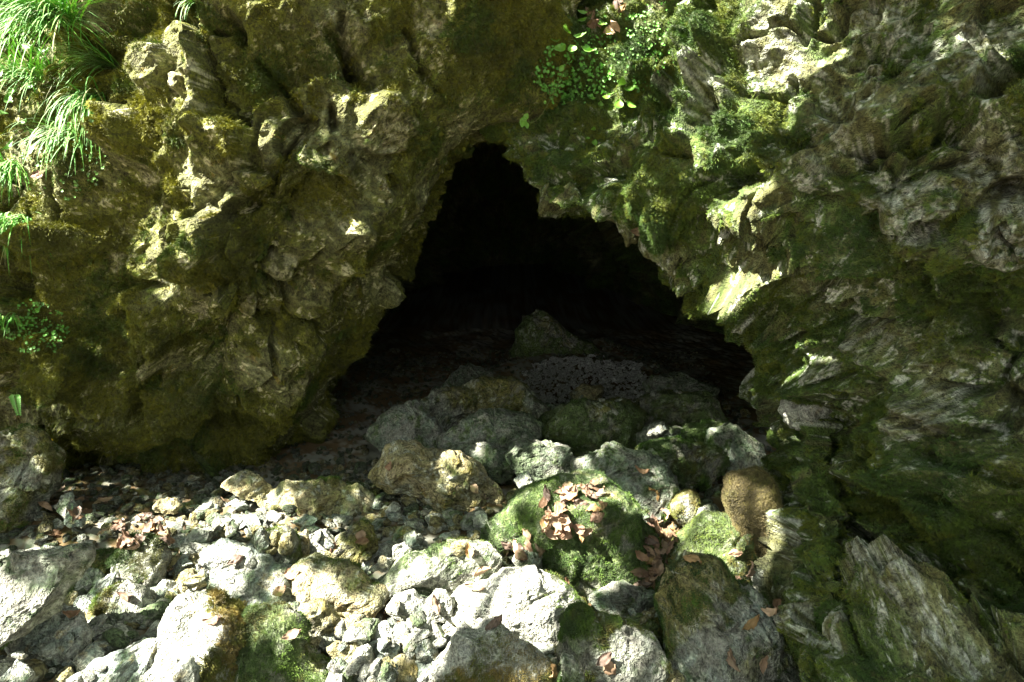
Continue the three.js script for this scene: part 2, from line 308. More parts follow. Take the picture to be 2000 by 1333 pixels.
  return boxUV(g, moss);
}
// grain coordinates in metres from the side of the rock a face looks to; faces that look different ways get corners of their own
function boxUV(g, moss) {
  const p = g.attributes.position.array, nn = g.attributes.normal.array, cc = g.attributes.color.array, ix = g.index.array, n = p.length / 3, made = new Int32Array(n * 3).fill(-1), src = [], ax = [], idx = new Uint32Array(ix.length);
  for (let t = 0; t < ix.length; t += 3) {
    const a = ix[t] * 3, b = ix[t + 1] * 3, c = ix[t + 2] * 3, x = Math.abs(nn[a] + nn[b] + nn[c]), y = Math.abs(nn[a + 1] + nn[b + 1] + nn[c + 1]), z = Math.abs(nn[a + 2] + nn[b + 2] + nn[c + 2]), w = x > y && x > z ? 0 : y > z ? 1 : 2;
    for (let k = 0; k < 3; k++) { const i = ix[t + k] * 3 + w; if (made[i] < 0) { made[i] = src.length; src.push(ix[t + k]); ax.push(w); } idx[t + k] = made[i]; }
  }
  const m = src.length, P = new Float32Array(m * 3), N = new Float32Array(m * 3), Cc = new Float32Array(m * 3), U = new Float32Array(m * 2), Ms = new Float32Array(m);
  for (let i = 0; i < m; i++) {
    const s = src[i] * 3; for (let k = 0; k < 3; k++) { P[i * 3 + k] = p[s + k]; N[i * 3 + k] = nn[s + k]; Cc[i * 3 + k] = cc[s + k]; }
    const [u, v] = ax[i] === 0 ? [p[s + 2], p[s + 1]] : ax[i] === 1 ? [p[s], p[s + 2]] : [p[s], p[s + 1]];
    U[i * 2] = u * 1.9 + v * 0.6 + ax[i] * 0.31; U[i * 2 + 1] = v * 1.9 - u * 0.6; Ms[i] = moss[src[i]];
  }
  g.setAttribute('position', new THREE.BufferAttribute(P, 3)); g.setAttribute('normal', new THREE.BufferAttribute(N, 3)); g.setAttribute('color', new THREE.BufferAttribute(Cc, 3)); g.setAttribute('uv', new THREE.BufferAttribute(U, 2)); g.setIndex(new THREE.BufferAttribute(idx, 1));
  return Ms;
}
const subs = (ctrl, step, coarse, along) => { // subdivisions so that cells come out near step metres in view, coarse outside
  const R = ctrl.length, N = ctrl[0].length, res = [];
  const m = along === 'u' ? N - 1 : R - 1;
  for (let i = 0; i < m; i++) {
    let best = 0, vis = false;
    for (let j = 0; j < (along === 'u' ? R : N); j++) {
      const a = along === 'u' ? ctrl[j][i] : ctrl[i][j], b = along === 'u' ? ctrl[j][i + 1] : ctrl[i + 1][j];
      const sa = seen(a.x, a.y, a.z), sb = seen(b.x, b.y, b.z), ok = (s) => s[2] > 0.3 && s[0] > -100 && s[0] < 2100 && s[1] > -100 && s[1] < 1430;
      if (ok(sa) || ok(sb)) { vis = true; best = Math.max(best, a.distanceTo(b)); }
      if (!vis) best = Math.max(best, a.distanceTo(b) * 0.5);
    }
    res.push(Math.max(2, Math.min(150, Math.ceil(best / (vis ? step : coarse)))));
  }
  return res;
};

// left rock: a bulging block that leans out over the floor and curls back into the cave
const LROW = [[-500, 1120, 2.85, 2.85], [-150, 1085, 2.80, 2.85], [0, 1062, 2.72, 2.85], [120, 1040, 2.68, 2.88], [240, 1000, 2.64, 2.92], [330, 905, 2.62, 2.92], [430, 822, 2.60, 2.90], [530, 748, 2.60, 2.88], [650, 690, 2.64, 2.90], [770, 638, 2.74, 2.96], [870, 588, 2.90, 3.06], [930, 560, 3.08, 3.14], [1060, 470, 3.45, 3.45]];
const LEFT = LROW.map(([py, edge, Df, De], j) => {
  const t = j / (LROW.length - 1), row = [], push = (px, D) => row.push(at(px, py, D));
  const flank = py < 560 ? 0.30 - 0.1 * smooth(100, 560, py) : lerp(0.2, -0.02, smooth(560, 720, py));
  row.push(V(-7, at(0, py, 3).y, -4.6));
  push(-420, Df + flank + 0.55);
  push(-60, Df + flank + 0.22);
  push(110, Df + flank * 0.75 + 0.06);
  push(230, Df + 0.07 + flank * 0.15);
  push(lerp(330, 300, t), Df);
  const turn = lerp(0.28, 0.52, smooth(0, 420, py)) * (1 - 0.45 * smooth(820, 1000, py));
  push(lerp(300, edge, 0.36), Df - 0.03);
  push(lerp(300, edge, 0.66), Df + 0.03 + turn * 0.12);
  push(lerp(300, edge, 0.87), Df + turn * 0.46);
  push(edge, Df + turn);
  const e = row[row.length - 1];
  row.push(V(e.x - 0.02, e.y - 0.02, e.z - 0.28));
  row.push(V(e.x - 0.12, e.y + 0.08, e.z - 0.75));
  row.push(V(e.x - 0.3, e.y + 0.3, e.z - 1.4));
  return row;
});
const gl = loft(LEFT, subs(LEFT, 0.0066, 0.05, 'u'), subs(LEFT, 0.0066, 0.03, 'v'));
const mossL = weather(gl, K.left, {
  turn: [0.25, 0.2, -0.95], calmSpots: [[780, 470, 0.2], [700, 610, 0.2], [870, 330, 0.18], [640, 740, 0.2], [950, 180, 0.15], [965, 275, 0.13], [890, 390, 0.14], [810, 510, 0.15], [745, 630, 0.15], [690, 750, 0.16], [625, 870, 0.16]],
  bumps: [[400, 480, 0.15, 0.08], [245, 260, 0.12, 0.06], [360, 165, 0.045, 0.045], [560, 545, 0.06, 0.04], [440, 300, 0.10, 0.06], [300, 130, 0.1, 0.05], [530, 300, 0.16, 0.04], [470, 610, 0.12, 0.05], [760, 250, 0.14, 0.05], [640, 470, 0.16, 0.04], [110, 470, 0.10, 0.08], [90, 720, 0.16, 0.10], [340, 830, 0.17, 0.07], [620, 830, 0.12, 0.05], [20, 640, 0.12, 0.06],
    [365, 235, 0.035, -0.09], [290, 420, 0.05, -0.07], [190, 560, 0.08, -0.07], [40, 540, 0.12, -0.22], [470, 400, 0.07, -0.05], [160, 900, 0.16, -0.22], [230, 620, 0.07, -0.05], [350, 390, 0.06, -0.05], [545, 660, 0.06, -0.03], [330, 720, 0.10, -0.04], [590, 440, 0.06, -0.03], [10, 960, 0.1, -0.1]],
  lines: [[0.022, -0.07, [385, 30], [420, 120], [440, 210], [475, 245]], [0.018, -0.06, [455, 40], [535, 160], [570, 200]], [0.018, -0.05, [648, 200], [655, 250], [640, 300]], [0.016, -0.05, [640, 310], [575, 395], [500, 410]], [0.014, -0.05, [690, 300], [770, 372]], [0.016, -0.05, [500, 530], [575, 505]], [0.018, -0.045, [590, 690], [700, 640]], [0.02, -0.05, [660, 40], [690, 120]], [0.016, -0.04, [400, 590], [560, 600]], [0.014, -0.035, [800, 60], [830, 140], [880, 200]], [0.02, -0.045, [580, 760], [660, 690]], [0.025, -0.06, [640, 60], [680, 130], [720, 170]],
    [0.045, 0.06, [395, 70], [412, 200], [405, 260]], [0.04, 0.04, [960, 290], [880, 420], [810, 540]], [0.03, -0.05, [915, 320], [840, 440], [780, 560]]],
  mossSpots: [[240, 60, 0.2, 0.7], [150, 250, 0.18, 0.8], [200, 700, 0.3, 0.5], [330, 860, 0.3, 0.8], [100, 720, 0.2, 0.9], [500, 880, 0.25, 0.5], [60, 640, 0.2, 0.6], [980, 100, 0.18, 0.9], [1020, 30, 0.12, 0.9], [600, 130, 0.15, 0.4], [90, 450, 0.15, 0.6], [620, 370, 0.15, 0.5]],
  bareSpots: [[360, 165, 0.045, 0.9], [340, 480, 0.06, 0.8], [770, 260, 0.11, 0.75], [560, 545, 0.07, 0.7], [160, 510, 0.05, 0.8], [380, 640, 0.06, 0.8], [500, 620, 0.07, 0.6], [240, 330, 0.05, 0.8], [410, 220, 0.05, 0.7], [290, 720, 0.06, 0.5], [690, 60, 0.06, 0.6], [840, 40, 0.07, 0.5], [590, 760, 0.06, 0.5], [330, 420, 0.06, 0.5]],
});
const cliffL = thing(new THREE.Mesh(gl, rockMat), 'cliff_left', 'bulging olive brown rock face leaning over the cave mouth on the grassy side', undefined, undefined, 'structure');
growMoss(cliffL, mossL, 190000, 41, [C(0.085, 0.092, 0.006), C(0.155, 0.155, 0.010), C(0.045, 0.085, 0.007)], { shag: 0.16, scale: 0.85 });

// right rock: a bedded wall that comes towards the viewer, with a plant ledge above the cleft
const RROW = [[1080, -450, 3.6, -700, 1.7], [1010, -150, 3.5, -420, 1.7], [1000, 0, 3.38, -250, 1.68], [996, 110, 3.24, -90, 1.66], [992, 240, 3.06, 70, 1.64], [998, 350, 2.92, 230, 1.62], [1052, 424, 2.86, 350, 1.60], [1175, 444, 2.84, 465, 1.58], [1298, 482, 2.82, 575, 1.55], [1425, 588, 2.78, 735, 1.52], [1496, 730, 2.74, 930, 1.42], [1520, 890, 2.62, 1110, 1.30], [1560, 1030, 2.40, 1290, 1.16], [1590, 1170, 1.98, 1490, 1.0], [1615, 1340, 1.54, 1740, 0.86], [1655, 1520, 1.25, 2050, 0.74]];
const RIGHT = RROW.map(([lx, ly, D0, ey, D1], j) => {
  const row = [], lip = at(lx, ly, D0), top = 1 - smooth(0, 260, ly), low = smooth(800, 1200, ly);
  row.push(V(lip.x + 0.45, lip.y + 0.35, lip.z - 1.4), V(lip.x + 0.25, lip.y + 0.16, lip.z - 0.7), V(lip.x + 0.06, lip.y + 0.03, lip.z - 0.25), lip);
  for (const t of [0.09, 0.22, 0.38, 0.55, 0.72, 0.88]) {
    const bulge = -0.10 * Math.sin(Math.PI * Math.min(1, t * 1.3)) + top * 0.22 * Math.exp(-(((t - 0.12) / 0.12) ** 2)) - (1 - low) * 0.05 * Math.exp(-(((t - 0.45) / 0.2) ** 2));
    const ts = Math.pow(t, 0.9);
    row.push(at(lerp(lx, 2300, t), lerp(ly, ey, Math.pow(t, 1.15)), lerp(D0, D1, ts) + bulge));
  }
  const end = at(2300, ey, D1);
  row.push(end, V(1.95, end.y, -0.6), V(2.4, end.y, 1.2), V(3.2, end.y, 4));
  return row;
});
RIGHT.push(RIGHT[RIGHT.length - 1].map((p) => V(p.x, -0.45, p.z)));
const gr = loft(RIGHT, subs(RIGHT, 0.0068, 0.05, 'u'), subs(RIGHT, 0.0068, 0.03, 'v'));
const mossR = weather(gr, K.right, {
  turn: [0.2, 0.3, -0.45], strata: 0.04, calmSpots: [[1005, 260, 0.10], [1010, 330, 0.12], [1060, 410, 0.13], [1195, 440, 0.13], [1300, 490, 0.13], [1420, 595, 0.13], [1490, 730, 0.12]], bed: [0.42, 0.86, 0.28],
  bumps: [[1750, 200, 0.16, 0.07], [1830, 430, 0.16, 0.06], [1750, 660, 0.18, 0.04], [1430, 450, 0.035, 0.05], [1490, 610, 0.03, 0.04], [1500, 520, 0.06, 0.05], [1390, 110, 0.12, 0.07], [1560, 640, 0.06, 0.05], [1760, 75, 0.06, 0.05], [1300, 170, 0.06, 0.06], [1150, 380, 0.12, 0.04], [1350, 480, 0.12, 0.04], [1560, 720, 0.035, 0.04], [1850, 900, 0.14, 0.05], [1970, 460, 0.10, 0.05], [1700, 110, 0.06, 0.04], [1670, 950, 0.16, 0.06], [1690, 1090, 0.20, 0.09], [1720, 1230, 0.18, 0.07], 
    [1940, 620, 0.10, -0.14], [1960, 160, 0.09, -0.14], [1700, 290, 0.06, -0.07], [1800, 330, 0.05, -0.05], [1880, 560, 0.06, -0.06], [1210, 320, 0.06, -0.04], [1600, 400, 0.07, -0.04]],
  lines: [[0.03, -0.08, [1650, 280], [1780, 275], [1880, 230]], [0.025, -0.07, [1700, 460], [1850, 430], [2000, 360]], [0.02, -0.06, [1640, 830], [1760, 920], [1900, 1000], [2010, 1090]], [0.025, -0.07, [1800, 560], [1900, 640], [2000, 650]], [0.018, -0.05, [1600, 560], [1700, 620], [1800, 640]], [0.02, -0.05, [1700, 950], [1850, 1120], [2000, 1290]], [0.02, -0.06, [1560, 260], [1500, 330], [1420, 340]], [0.02, -0.05, [1880, 900], [2000, 960]], [0.018, -0.05, [1270, 190], [1330, 215], [1400, 200]],
    [0.03, 0.05, [1360, 40], [1380, 180], [1350, 280]], [0.03, 0.05, [1430, 10], [1420, 150], [1430, 250]], [0.025, 0.04, [1550, 570], [1540, 680], [1510, 760]], [0.03, 0.04, [1620, 1000], [1700, 1130], [1760, 1250]]],
  mossSpots: [[1150, 150, 0.2, 0.6], [1250, 80, 0.2, 0.7], [1400, 80, 0.15, 0.8], [1540, 560, 0.12, 0.9], [1530, 660, 0.12, 0.9], [1760, 850, 0.14, 0.9], [1560, 1100, 0.2, 0.5], [1620, 1280, 0.2, 0.45], [1900, 1000, 0.2, 0.5], [1280, 400, 0.2, 0.4], [1440, 590, 0.15, 0.7], [1850, 600, 0.15, 0.6], [1700, 500, 0.12, 0.6], [1540, 900, 0.2, 0.7], [1480, 270, 0.15, 0.4]],
  bareSpots: [[1430, 445, 0.04, 1], [1490, 610, 0.025, 0.9], [1760, 400, 0.13, 0.7], [1970, 460, 0.13, 0.9], [1850, 120, 0.12, 0.6], [1900, 60, 0.08, 0.8], [1700, 10, 0.12, 0.7], [1700, 110, 0.06, 0.7], [1760, 75, 0.06, 0.6], [1620, 990, 0.12, 0.75], [1680, 1060, 0.10, 0.7], [1780, 1210, 0.10, 0.75], [1840, 1260, 0.07, 0.6], [1640, 240, 0.05, 0.6], [1310, 170, 0.05, 0.7], [1700, 640, 0.1, 0.6], [1330, 500, 0.06, 0.8], [1930, 340, 0.08, 0.8], [1650, 700, 0.07, 0.5], [1850, 800, 0.1, 0.5], [1590, 330, 0.04, 0.6], [1585, 1050, 0.08, 0.8], [1600, 1210, 0.09, 0.8], [1650, 1300, 0.08, 0.7], [1400, 200, 0.08, 0.7], [1510, 90, 0.1, 0.5]],
});
const cliffR = thing(new THREE.Mesh(gr, rockMat), 'cliff_right', 'bedded grey green rock wall with pale lichen and a plant ledge above the cave', undefined, undefined, 'structure');
growMoss(cliffR, mossR, 190000, 42, [C(0.062, 0.105, 0.007), C(0.115, 0.14, 0.010), C(0.030, 0.078, 0.008)], { shag: 0.10, scale: 0.8 });

// cave: a vault that closes behind the lips
{
  const rows = [];
  for (const [D, w, h, cx] of [[3.0, 1.7, 2.6, 0.2], [3.45, 1.75, 2.45, 0.2], [4.2, 1.8, 2.4, 0.2], [5.2, 1.7, 2.2, 0.15], [6.5, 1.4, 1.8, 0.1], [8, 1.0, 1.2, 0], [9.4, 0.6, 0.6, 0], [9.7, 0.5, -0.25, 0]]) {
    const row = [];
    for (let k = 0; k <= 10; k++) { const a = Math.PI * k / 10, c = Math.cos(a), s = Math.sin(a); row.push(V(cx - w * Math.sign(c) * Math.pow(Math.abs(c), 1.1) - 0.12 * s, -0.25 + (h + 0.25) * Math.pow(s, 1.15), -D)); }
    rows.push(row);
  }
  const g = loft(rows, Array(10).fill(26), Array(7).fill(26));
  weather(g, { ...K.right, seed: 3, moss: -1, lichenBias: -0.6 }, { turn: [0.1, 0.6, 0.3], amp: 1.2 });
  thing(new THREE.Mesh(g, rockMat), 'cave_wall', 'dark rock vault inside the cave', undefined, undefined, 'structure');
}
// the hill above the cliffs and the ground below
{
  const rows = [];
  for (const [z, y] of [[-1.2, 3.0], [-2.2, 2.95], [-2.9, 2.75], [-3.6, 2.95], [-5, 3.6], [-8, 5.2], [-14, 8]]) { const row = []; for (const x of [-9, -5, -3, -1.5, 0, 1, 1.9, 3, 6, 10]) row.push(V(x, y + (x > 1.4 ? 0.5 : 0) + (x < -2.5 ? 0.1 : 0), x < 1.5 && z > -3 ? Math.min(z, -2.85 - 0.05 * (z + 3)) : z)); rows.push(row); }
  const g = loft(rows.reverse(), Array(9).fill(14), Array(6).fill(14));
  const n = g.attributes.position.count, col = new Float32Array(n * 3), p = g.attributes.position;
  for (let i = 0; i < n; i++) { const c = mix(COL.brown, COL.deepgreen, smooth(-0.3, 0.3, fbm(p.getX(i), p.getY(i), p.getZ(i), 3))); col.set(c, i * 3); p.setY(i, p.getY(i) + 0.12 * fbm(p.getX(i), 0, p.getZ(i), 3)); }
  g.setAttribute('color', new THREE.BufferAttribute(col, 3)); g.computeVertexNormals();
  thing(new THREE.Mesh(g, soilMat), 'hillside', 'earth slope above the rock', undefined, undefined, 'structure');
}
const heap = (x, z) => Math.hypot((x - 0.46) / 0.5, (z + 4.12) / 0.44) + 0.4 * fbm(x * 4, 0, z * 4, 2);
const slope = (x, z) => 0.12 * smooth(-3.75, -4.6, z) * smooth(1.25, 0.75, Math.hypot((x - 0.46) / 0.6, (z + 4.4) / 0.9));
const gyr = (x, z) => slope(x, z) - 0.06 * smooth(-2.7, -2.2, z) + 0.03 * fbm(x * 1.4, 0, z * 1.4, 2) + 0.012 * fbm(x * 6, 3, z * 6, 2) - 0.03;
{
  const xs = [], zs = [];
  for (let x = -40; x <= 40;) { xs.push(x); x += Math.abs(x) < 2.6 ? 0.02 : Math.abs(x) < 6 ? 0.3 : 4; }
  for (let z = 40; z >= -40;) { zs.push(z); z -= z < -0.9 && z > -5.9 ? 0.02 : Math.abs(z) < 8 ? 0.3 : 4; }
  const pos = [], col = [], idx = [];
  for (const z of zs) for (const x of xs) {
    const near = Math.abs(x) < 6 && Math.abs(z) < 8;
    pos.push(x, gyr(x, z) + (near ? 0.012 * fbm(x * 22, 1, z * 22, 2) : 0), z);
    const t = fbm(x * 3, 1, z * 3, 3), d = fbm(x * 24, 4, z * 24, 2);
    let c = mix(COL.brown, COL.grey, smooth(-0.1, 0.4, t + d * 0.7)); col.push(...c);
  }
  const w = xs.length;
  for (let j = 0; j < zs.length - 1; j++) for (let i = 0; i < w - 1; i++) { const a = j * w + i; idx.push(a, a + 1, a + w, a + 1, a + w + 1, a + w); }
  const g = new THREE.BufferGeometry();
  g.setAttribute('position', new THREE.Float32BufferAttribute(pos, 3)); g.setAttribute('color', new THREE.Float32BufferAttribute(col, 3)); g.setIndex(idx); g.computeVertexNormals();
  thing(new THREE.Mesh(g, soilMat), 'ground', 'brown grey earth of the gully floor', undefined, undefined, 'structure');
}

// ------------------------------------------------------------------ stones
const spheres = new Map();
const unitSphere = (n) => { // a cube blown up to a ball: six grids with grain coordinates of their own, seams listed so that normals join
  if (spheres.has(n)) return spheres.get(n);
  const pos = [], uv = [], idx = [], keys = new Map(), twins = [];
  [[1, 0, 0], [-1, 0, 0], [0, 1, 0], [0, -1, 0], [0, 0, 1], [0, 0, -1]].forEach((w, f) => {
    const a = V(...w), b = V(w[1], w[2], w[0]), c = new THREE.Vector3().crossVectors(a, b), o = pos.length / 3, q = V();
    for (let j = 0; j <= n; j++) for (let i = 0; i <= n; i++) {
      const x = Math.tan((i / n * 2 - 1) * Math.PI / 4), y = Math.tan((j / n * 2 - 1) * Math.PI / 4);
      q.copy(a).addScaledVector(b, x).addScaledVector(c, y).normalize();
      if (i % n === 0 || j % n === 0) { const key = `${Math.round(q.x * 1e4)},${Math.round(q.y * 1e4)},${Math.round(q.z * 1e4)}`; if (!keys.has(key)) { keys.set(key, []); twins.push(keys.get(key)); } keys.get(key).push(pos.length / 3); }
      pos.push(q.x, q.y, q.z); uv.push(x + f * 0.37, y + f * 0.61);
    }
    for (let j = 0; j < n; j++) for (let i = 0; i < n; i++) { const k = o + j * (n + 1) + i; idx.push(k, k + 1, k + n + 1, k + 1, k + n + 2, k + n + 1); }
  });
  const r = { pos: new Float32Array(pos), uv: new Float32Array(uv), index: new THREE.BufferAttribute(new Uint32Array(idx), 1), twins, count: pos.length / 3 };
  spheres.set(n, r);
  return r;
};
function joinNormals(g, twins) {
  g.computeVertexNormals();
  const n = g.attributes.normal, q = V();
  for (const t of twins) { q.set(0, 0, 0); for (const i of t) q.add(V(n.getX(i), n.getY(i), n.getZ(i))); q.normalize(); for (const i of t) n.setXYZ(i, q.x, q.y, q.z); }
}
// shapes a ball into a broken stone; frame maps a unit direction to metres
function shapeStone(d, map, size, seed, { cuts = 12, rough = 1, flat = 0.86, view = null } = {}) {
  const S = unitSphere(d), n = S.count, r = rng(seed), pos = new Float32Array(n * 3), q = V();
  for (let i = 0; i < n; i++) { map(S.pos[i * 3], S.pos[i * 3 + 1], S.pos[i * 3 + 2], q); pos[i * 3] = q.x; pos[i * 3 + 1] = q.y; pos[i * 3 + 2] = q.z; }
  const planes = [];
  if (view) for (let i = 0; i < 6; i++) planes.push([V(r() * 2 - 1, r() * 2 - 0.6, r() * 2 - 1).multiplyScalar(0.5).sub(view).normalize(), 0.55 + 0.27 * r()]);
  for (let i = 0; i < cuts; i++) { const w = V(r() * 2 - 1, r() * 2 - 1, r() * 2 - 1).normalize(), side = view ? 1 - Math.abs(w.dot(view)) : 0.3; planes.push([w, view ? lerp(0.55, 0.96, clamp(side * 1.25 + r() * 0.25)) : lerp(0.42, 0.9, clamp(side * 0.85 + r() * 0.3))]); }
  planes.push([V((r() - 0.5) * 0.5, 1, (r() - 0.3) * 0.5).normalize(), flat]);
  for (const [nrm, f] of planes) {
    let max = 0; for (let i = 0; i < n; i++) max = Math.max(max, pos[i * 3] * nrm.x + pos[i * 3 + 1] * nrm.y + pos[i * 3 + 2] * nrm.z);
    const lim = max * f;
    for (let i = 0; i < n; i++) { const o = pos[i * 3] * nrm.x + pos[i * 3 + 1] * nrm.y + pos[i * 3 + 2] * nrm.z - lim; if (o > 0) { const c = o * 0.95; pos[i * 3] -= nrm.x * c; pos[i * 3 + 1] -= nrm.y * c; pos[i * 3 + 2] -= nrm.z * c; } }
  }
  const g = new THREE.BufferGeometry(), uv = new Float32Array(S.uv.length);
  for (let i = 0; i < uv.length; i++) uv[i] = S.uv[i] * size * 1.1 + seed * 0.173;
  g.setAttribute('position', new THREE.BufferAttribute(pos, 3)); g.setAttribute('uv', new THREE.BufferAttribute(uv, 2)); g.setIndex(S.index); joinNormals(g, S.twins);
  g.userData.twins = S.twins;
  return g;
}
function finishStone(g, size, seed, k, origin, { rough = 1, mossUp = 0, mossDir } = {}) {
  const p = g.attributes.position.array, nn = g.attributes.normal.array, n = p.length / 3, col = new Float32Array(n * 3), moss = new Float32Array(n), f = 1 / size, kk = { ...k, seed: k.seed + seed * 0.37 };
  const tilt = rng(seed + 5)() * 3;
  for (let i = 0; i < n; i++) {
    const x = p[i * 3], y = p[i * 3 + 1], z = p[i * 3 + 2], X = x + origin.x, Y = y + origin.y, Z = z + origin.z;
    rockColour(X, Y, Z, kk);
    let m = clamp(out.m + mossUp * (nn[i * 3 + 1] - 0.3) + (mossDir ? mossDir[0] * nn[i * 3] + mossDir[1] * nn[i * 3 + 1] + mossDir[2] * nn[i * 3 + 2] : 0)); if (k.moss < -0.3 && mossUp <= 0 && !mossDir) m = 0;
    const w = 0.08 * n3(X * 5, Y * 5, Z * 5), ca = Math.cos(tilt), sa = Math.sin(tilt), a = (x * ca + y * sa) * f, b = (y * ca - x * sa) * f, c = z * f;
    let h = 0.03 * fbm(x * f * 1.3 + seed, y * f * 1.3, z * f * 1.3, 2);
    h += 0.125 * broken(a * 1.8 + w + seed, b * 3.1 + w, c * 1.8, seed * 7 + 3) + 0.045 * broken(a * 6 + seed, b * 9.5 + w, c * 6, seed * 7 + 13) * (1 - 0.4 * m);
    facet(a * 1.6 + w + seed, b * 3.6 + w, c * 1.6, seed * 7 + 23, 0); h -= 0.05 * (1 - smooth(0.01, 0.06, F.e)) * smooth(0, 0.3, n3(x * f * 1.5, y * f * 1.5 + seed, z * f * 1.5));
    h *= size * rough;
    h += rough * (0.004 * fbm(X * 22, Y * 22, Z * 22, 2) + 0.0025 * fbm(X * 60, Y * 60, Z * 60, 2)) + 0.008 * m;
    p[i * 3] += nn[i * 3] * h; p[i * 3 + 1] += nn[i * 3 + 1] * h; p[i * 3 + 2] += nn[i * 3 + 2] * h;
    const c2 = mix(out.c, k.film, 0.7 * m);
    for (let a = 0; a < 3; a++) col[i * 3 + a] = clamp(c2[a] * GAIN, 0.008, 0.85);
    moss[i] = m;
  }
  g.setAttribute('color', new THREE.BufferAttribute(col, 3));
  joinNormals(g, g.userData.twins);
  return boxUV(g, moss);
}
let stoneSeed = 100;
// a stone whose outline was traced in the photograph and whose foot rests where its lowest point meets the floor
function stone(label, kind, poly, { D, lift = 0, thick = 0.75, cuts = 8, rough = 1, moss = 0, mossUp = 0, mossDir, pal, geo, name = 'boulder', category = 'boulder', parent, mscale = 1, group, flat = 0.88, d } = {}) {
  const seed = stoneSeed++;
  let cx = 0, cy = 0, A = 0, low = -1e9;
  for (let i = 0; i < poly.length; i++) { const a = poly[i], b = poly[(i + 1) % poly.length], w = a[0] * b[1] - b[0] * a[1]; A += w; cx += (a[0] + b[0]) * w; cy += (a[1] + b[1]) * w; low = Math.max(low, a[1]); }
  cx /= 3 * A; cy /= 3 * A;
  const span = Math.sqrt(Math.abs(A / 2));
  const foot = D ?? groundD(low) * (1 - lift);
  let dep = foot * 1.02 * (1 / CP); // along the viewing axis, refined below
  const dd = dirOf(cx, cy); dep = (foot + 0.35 * thick * span * foot / FOC) / -dd.z;
  const M = 160, R = new Float32Array(M);
  for (let k = 0; k < M; k++) {
    const t = k / M * 2 * Math.PI, dx = Math.cos(t), dy = -Math.sin(t); let best = 0;
    for (let i = 0; i < poly.length; i++) {
      const [ax, ay] = poly[i], [bx, by] = poly[(i + 1) % poly.length], ex = bx - ax, ey = by - ay, det = dx * ey - dy * ex; if (Math.abs(det) < 1e-9) continue;
      const s = ((ax - cx) * ey - (ay - cy) * ex) / det, w = ((ax - cx) * dy - (ay - cy) * dx) / det; if (s > 0 && w >= -0.001 && w <= 1.001) best = Math.max(best, s);
    }
    R[k] = best;
  }
  const Rs = R.map((v, k) => 0.5 * v + 0.25 * (R[(k + 1) % M] + R[(k + M - 1) % M]));
  const mpp = dep / FOC, T = span * 0.55 * thick * mpp, centre = dirOf(cx, cy).multiplyScalar(dep).add(CAM), e = 0.62;
  const map = (a, b, c, o) => {
    const rho = Math.hypot(a, b); let t = Math.atan2(b, a) / (2 * Math.PI) * M; if (t < 0) t += M;
    const i = Math.floor(t) % M, f = t - Math.floor(t), rr = lerp(Rs[i], Rs[(i + 1) % M], f) * mpp * 1.07, s = Math.pow(rho, e), w = rho > 1e-6 ? s / rho : 0, zz = T * Math.sign(c) * Math.pow(Math.abs(c), e);
    o.set(a * w * rr, b * w * rr * UP.y - FWD.y * zz, b * w * rr * UP.z - FWD.z * zz);
  };
  const size = span * mpp, res = d ?? Math.round(clamp(size / 0.0084, 11, 50));
  const g = shapeStone(res, map, size, seed, { cuts: Math.round(cuts * 0.5) + 4, flat, view: FWD });
  const ms = finishStone(g, size, seed, K[kind], centre, { rough, mossUp, mossDir });
  const o = new THREE.Mesh(g, rockMat);
  o.position.copy(centre);
  if (parent) { o.name = name; o.castShadow = o.receiveShadow = true; if (label) o.userData.label = label; parent.add(o); } else thing(o, name, label, category, group);
  if (moss) growMossOn(o, ms, moss, seed, pal || [MOSS.olive, MOSS.bright, MOSS.deep], { geo: geo || FUZZ, scale: mscale });
  return o;
}
function growMossOn(o, ms, count, seed, pal, opt) { growMoss(o, ms, count, seed, pal, { ...opt, limit: false }); }
const GREENS = [MOSS.deep, C(0.06, 0.12, 0.012), MOSS.olive], YELLOWS = [C(0.12, 0.13, 0.02), MOSS.straw, MOSS.bright], BROWNS = [C(0.10, 0.082, 0.028), C(0.17, 0.138, 0.055), C(0.085, 0.088, 0.02)];

// bank on the near left
stone('long grooved boulder with mossy streaks at the foot of the rubble bank', 'lichen', [[-90, 1110], [0, 1091], [68, 1077], [150, 1070], [154, 1098], [136, 1138], [85, 1190], [34, 1236], [0, 1262], [-90, 1300]], { moss: 900, thick: 0.9 });
stone('upright slab with bright green moss on top wedged behind the pale wedge stone', 'mossy', [[130, 1160], [190, 1078], [220, 1082], [226, 1101], [190, 1142], [150, 1172]], { moss: 700, D: 2.28, mossUp: 0.8, pal: GREENS });
stone('tall white streaked stone capped with green moss beside the brown leaves', 'lichen', [[220, 1072], [245, 1051], [279, 1051], [309, 1072], [318, 1098], [308, 1140], [307, 1240], [286, 1244], [266, 1185], [232, 1122]], { moss: 900, mossUp: 0.7, D: 2.2, pal: GREENS });
stone('wedge shaped stone with a mossy face below the white streaked stone', 'lichen', [[235, 1130], [258, 1147], [288, 1176], [284, 1205], [262, 1249], [238, 1264], [190, 1264], [165, 1242], [177, 1206], [204, 1167]], { moss: 700, D: 2.04 });
stone('blue grey slab leaning behind the mossy wedge stone', 'pale', [[223, 1112], [208, 1175], [177, 1214], [160, 1232], [144, 1198], [170, 1160], [194, 1136]], { D: 2.12 });
stone('rounded pale stone with a light top near the corner of the rubble', 'pale', [[51, 1206], [92, 1183], [122, 1192], [150, 1213], [163, 1240], [154, 1272], [126, 1290], [78, 1295], [40, 1287], [33, 1254]], { D: 1.86, thick: 0.9 });
stone('small greenish stone tucked behind the rounded pale stone', 'yellow', [[110, 1160], [146, 1158], [145, 1178], [119, 1190], [97, 1182]], { D: 2.08 });
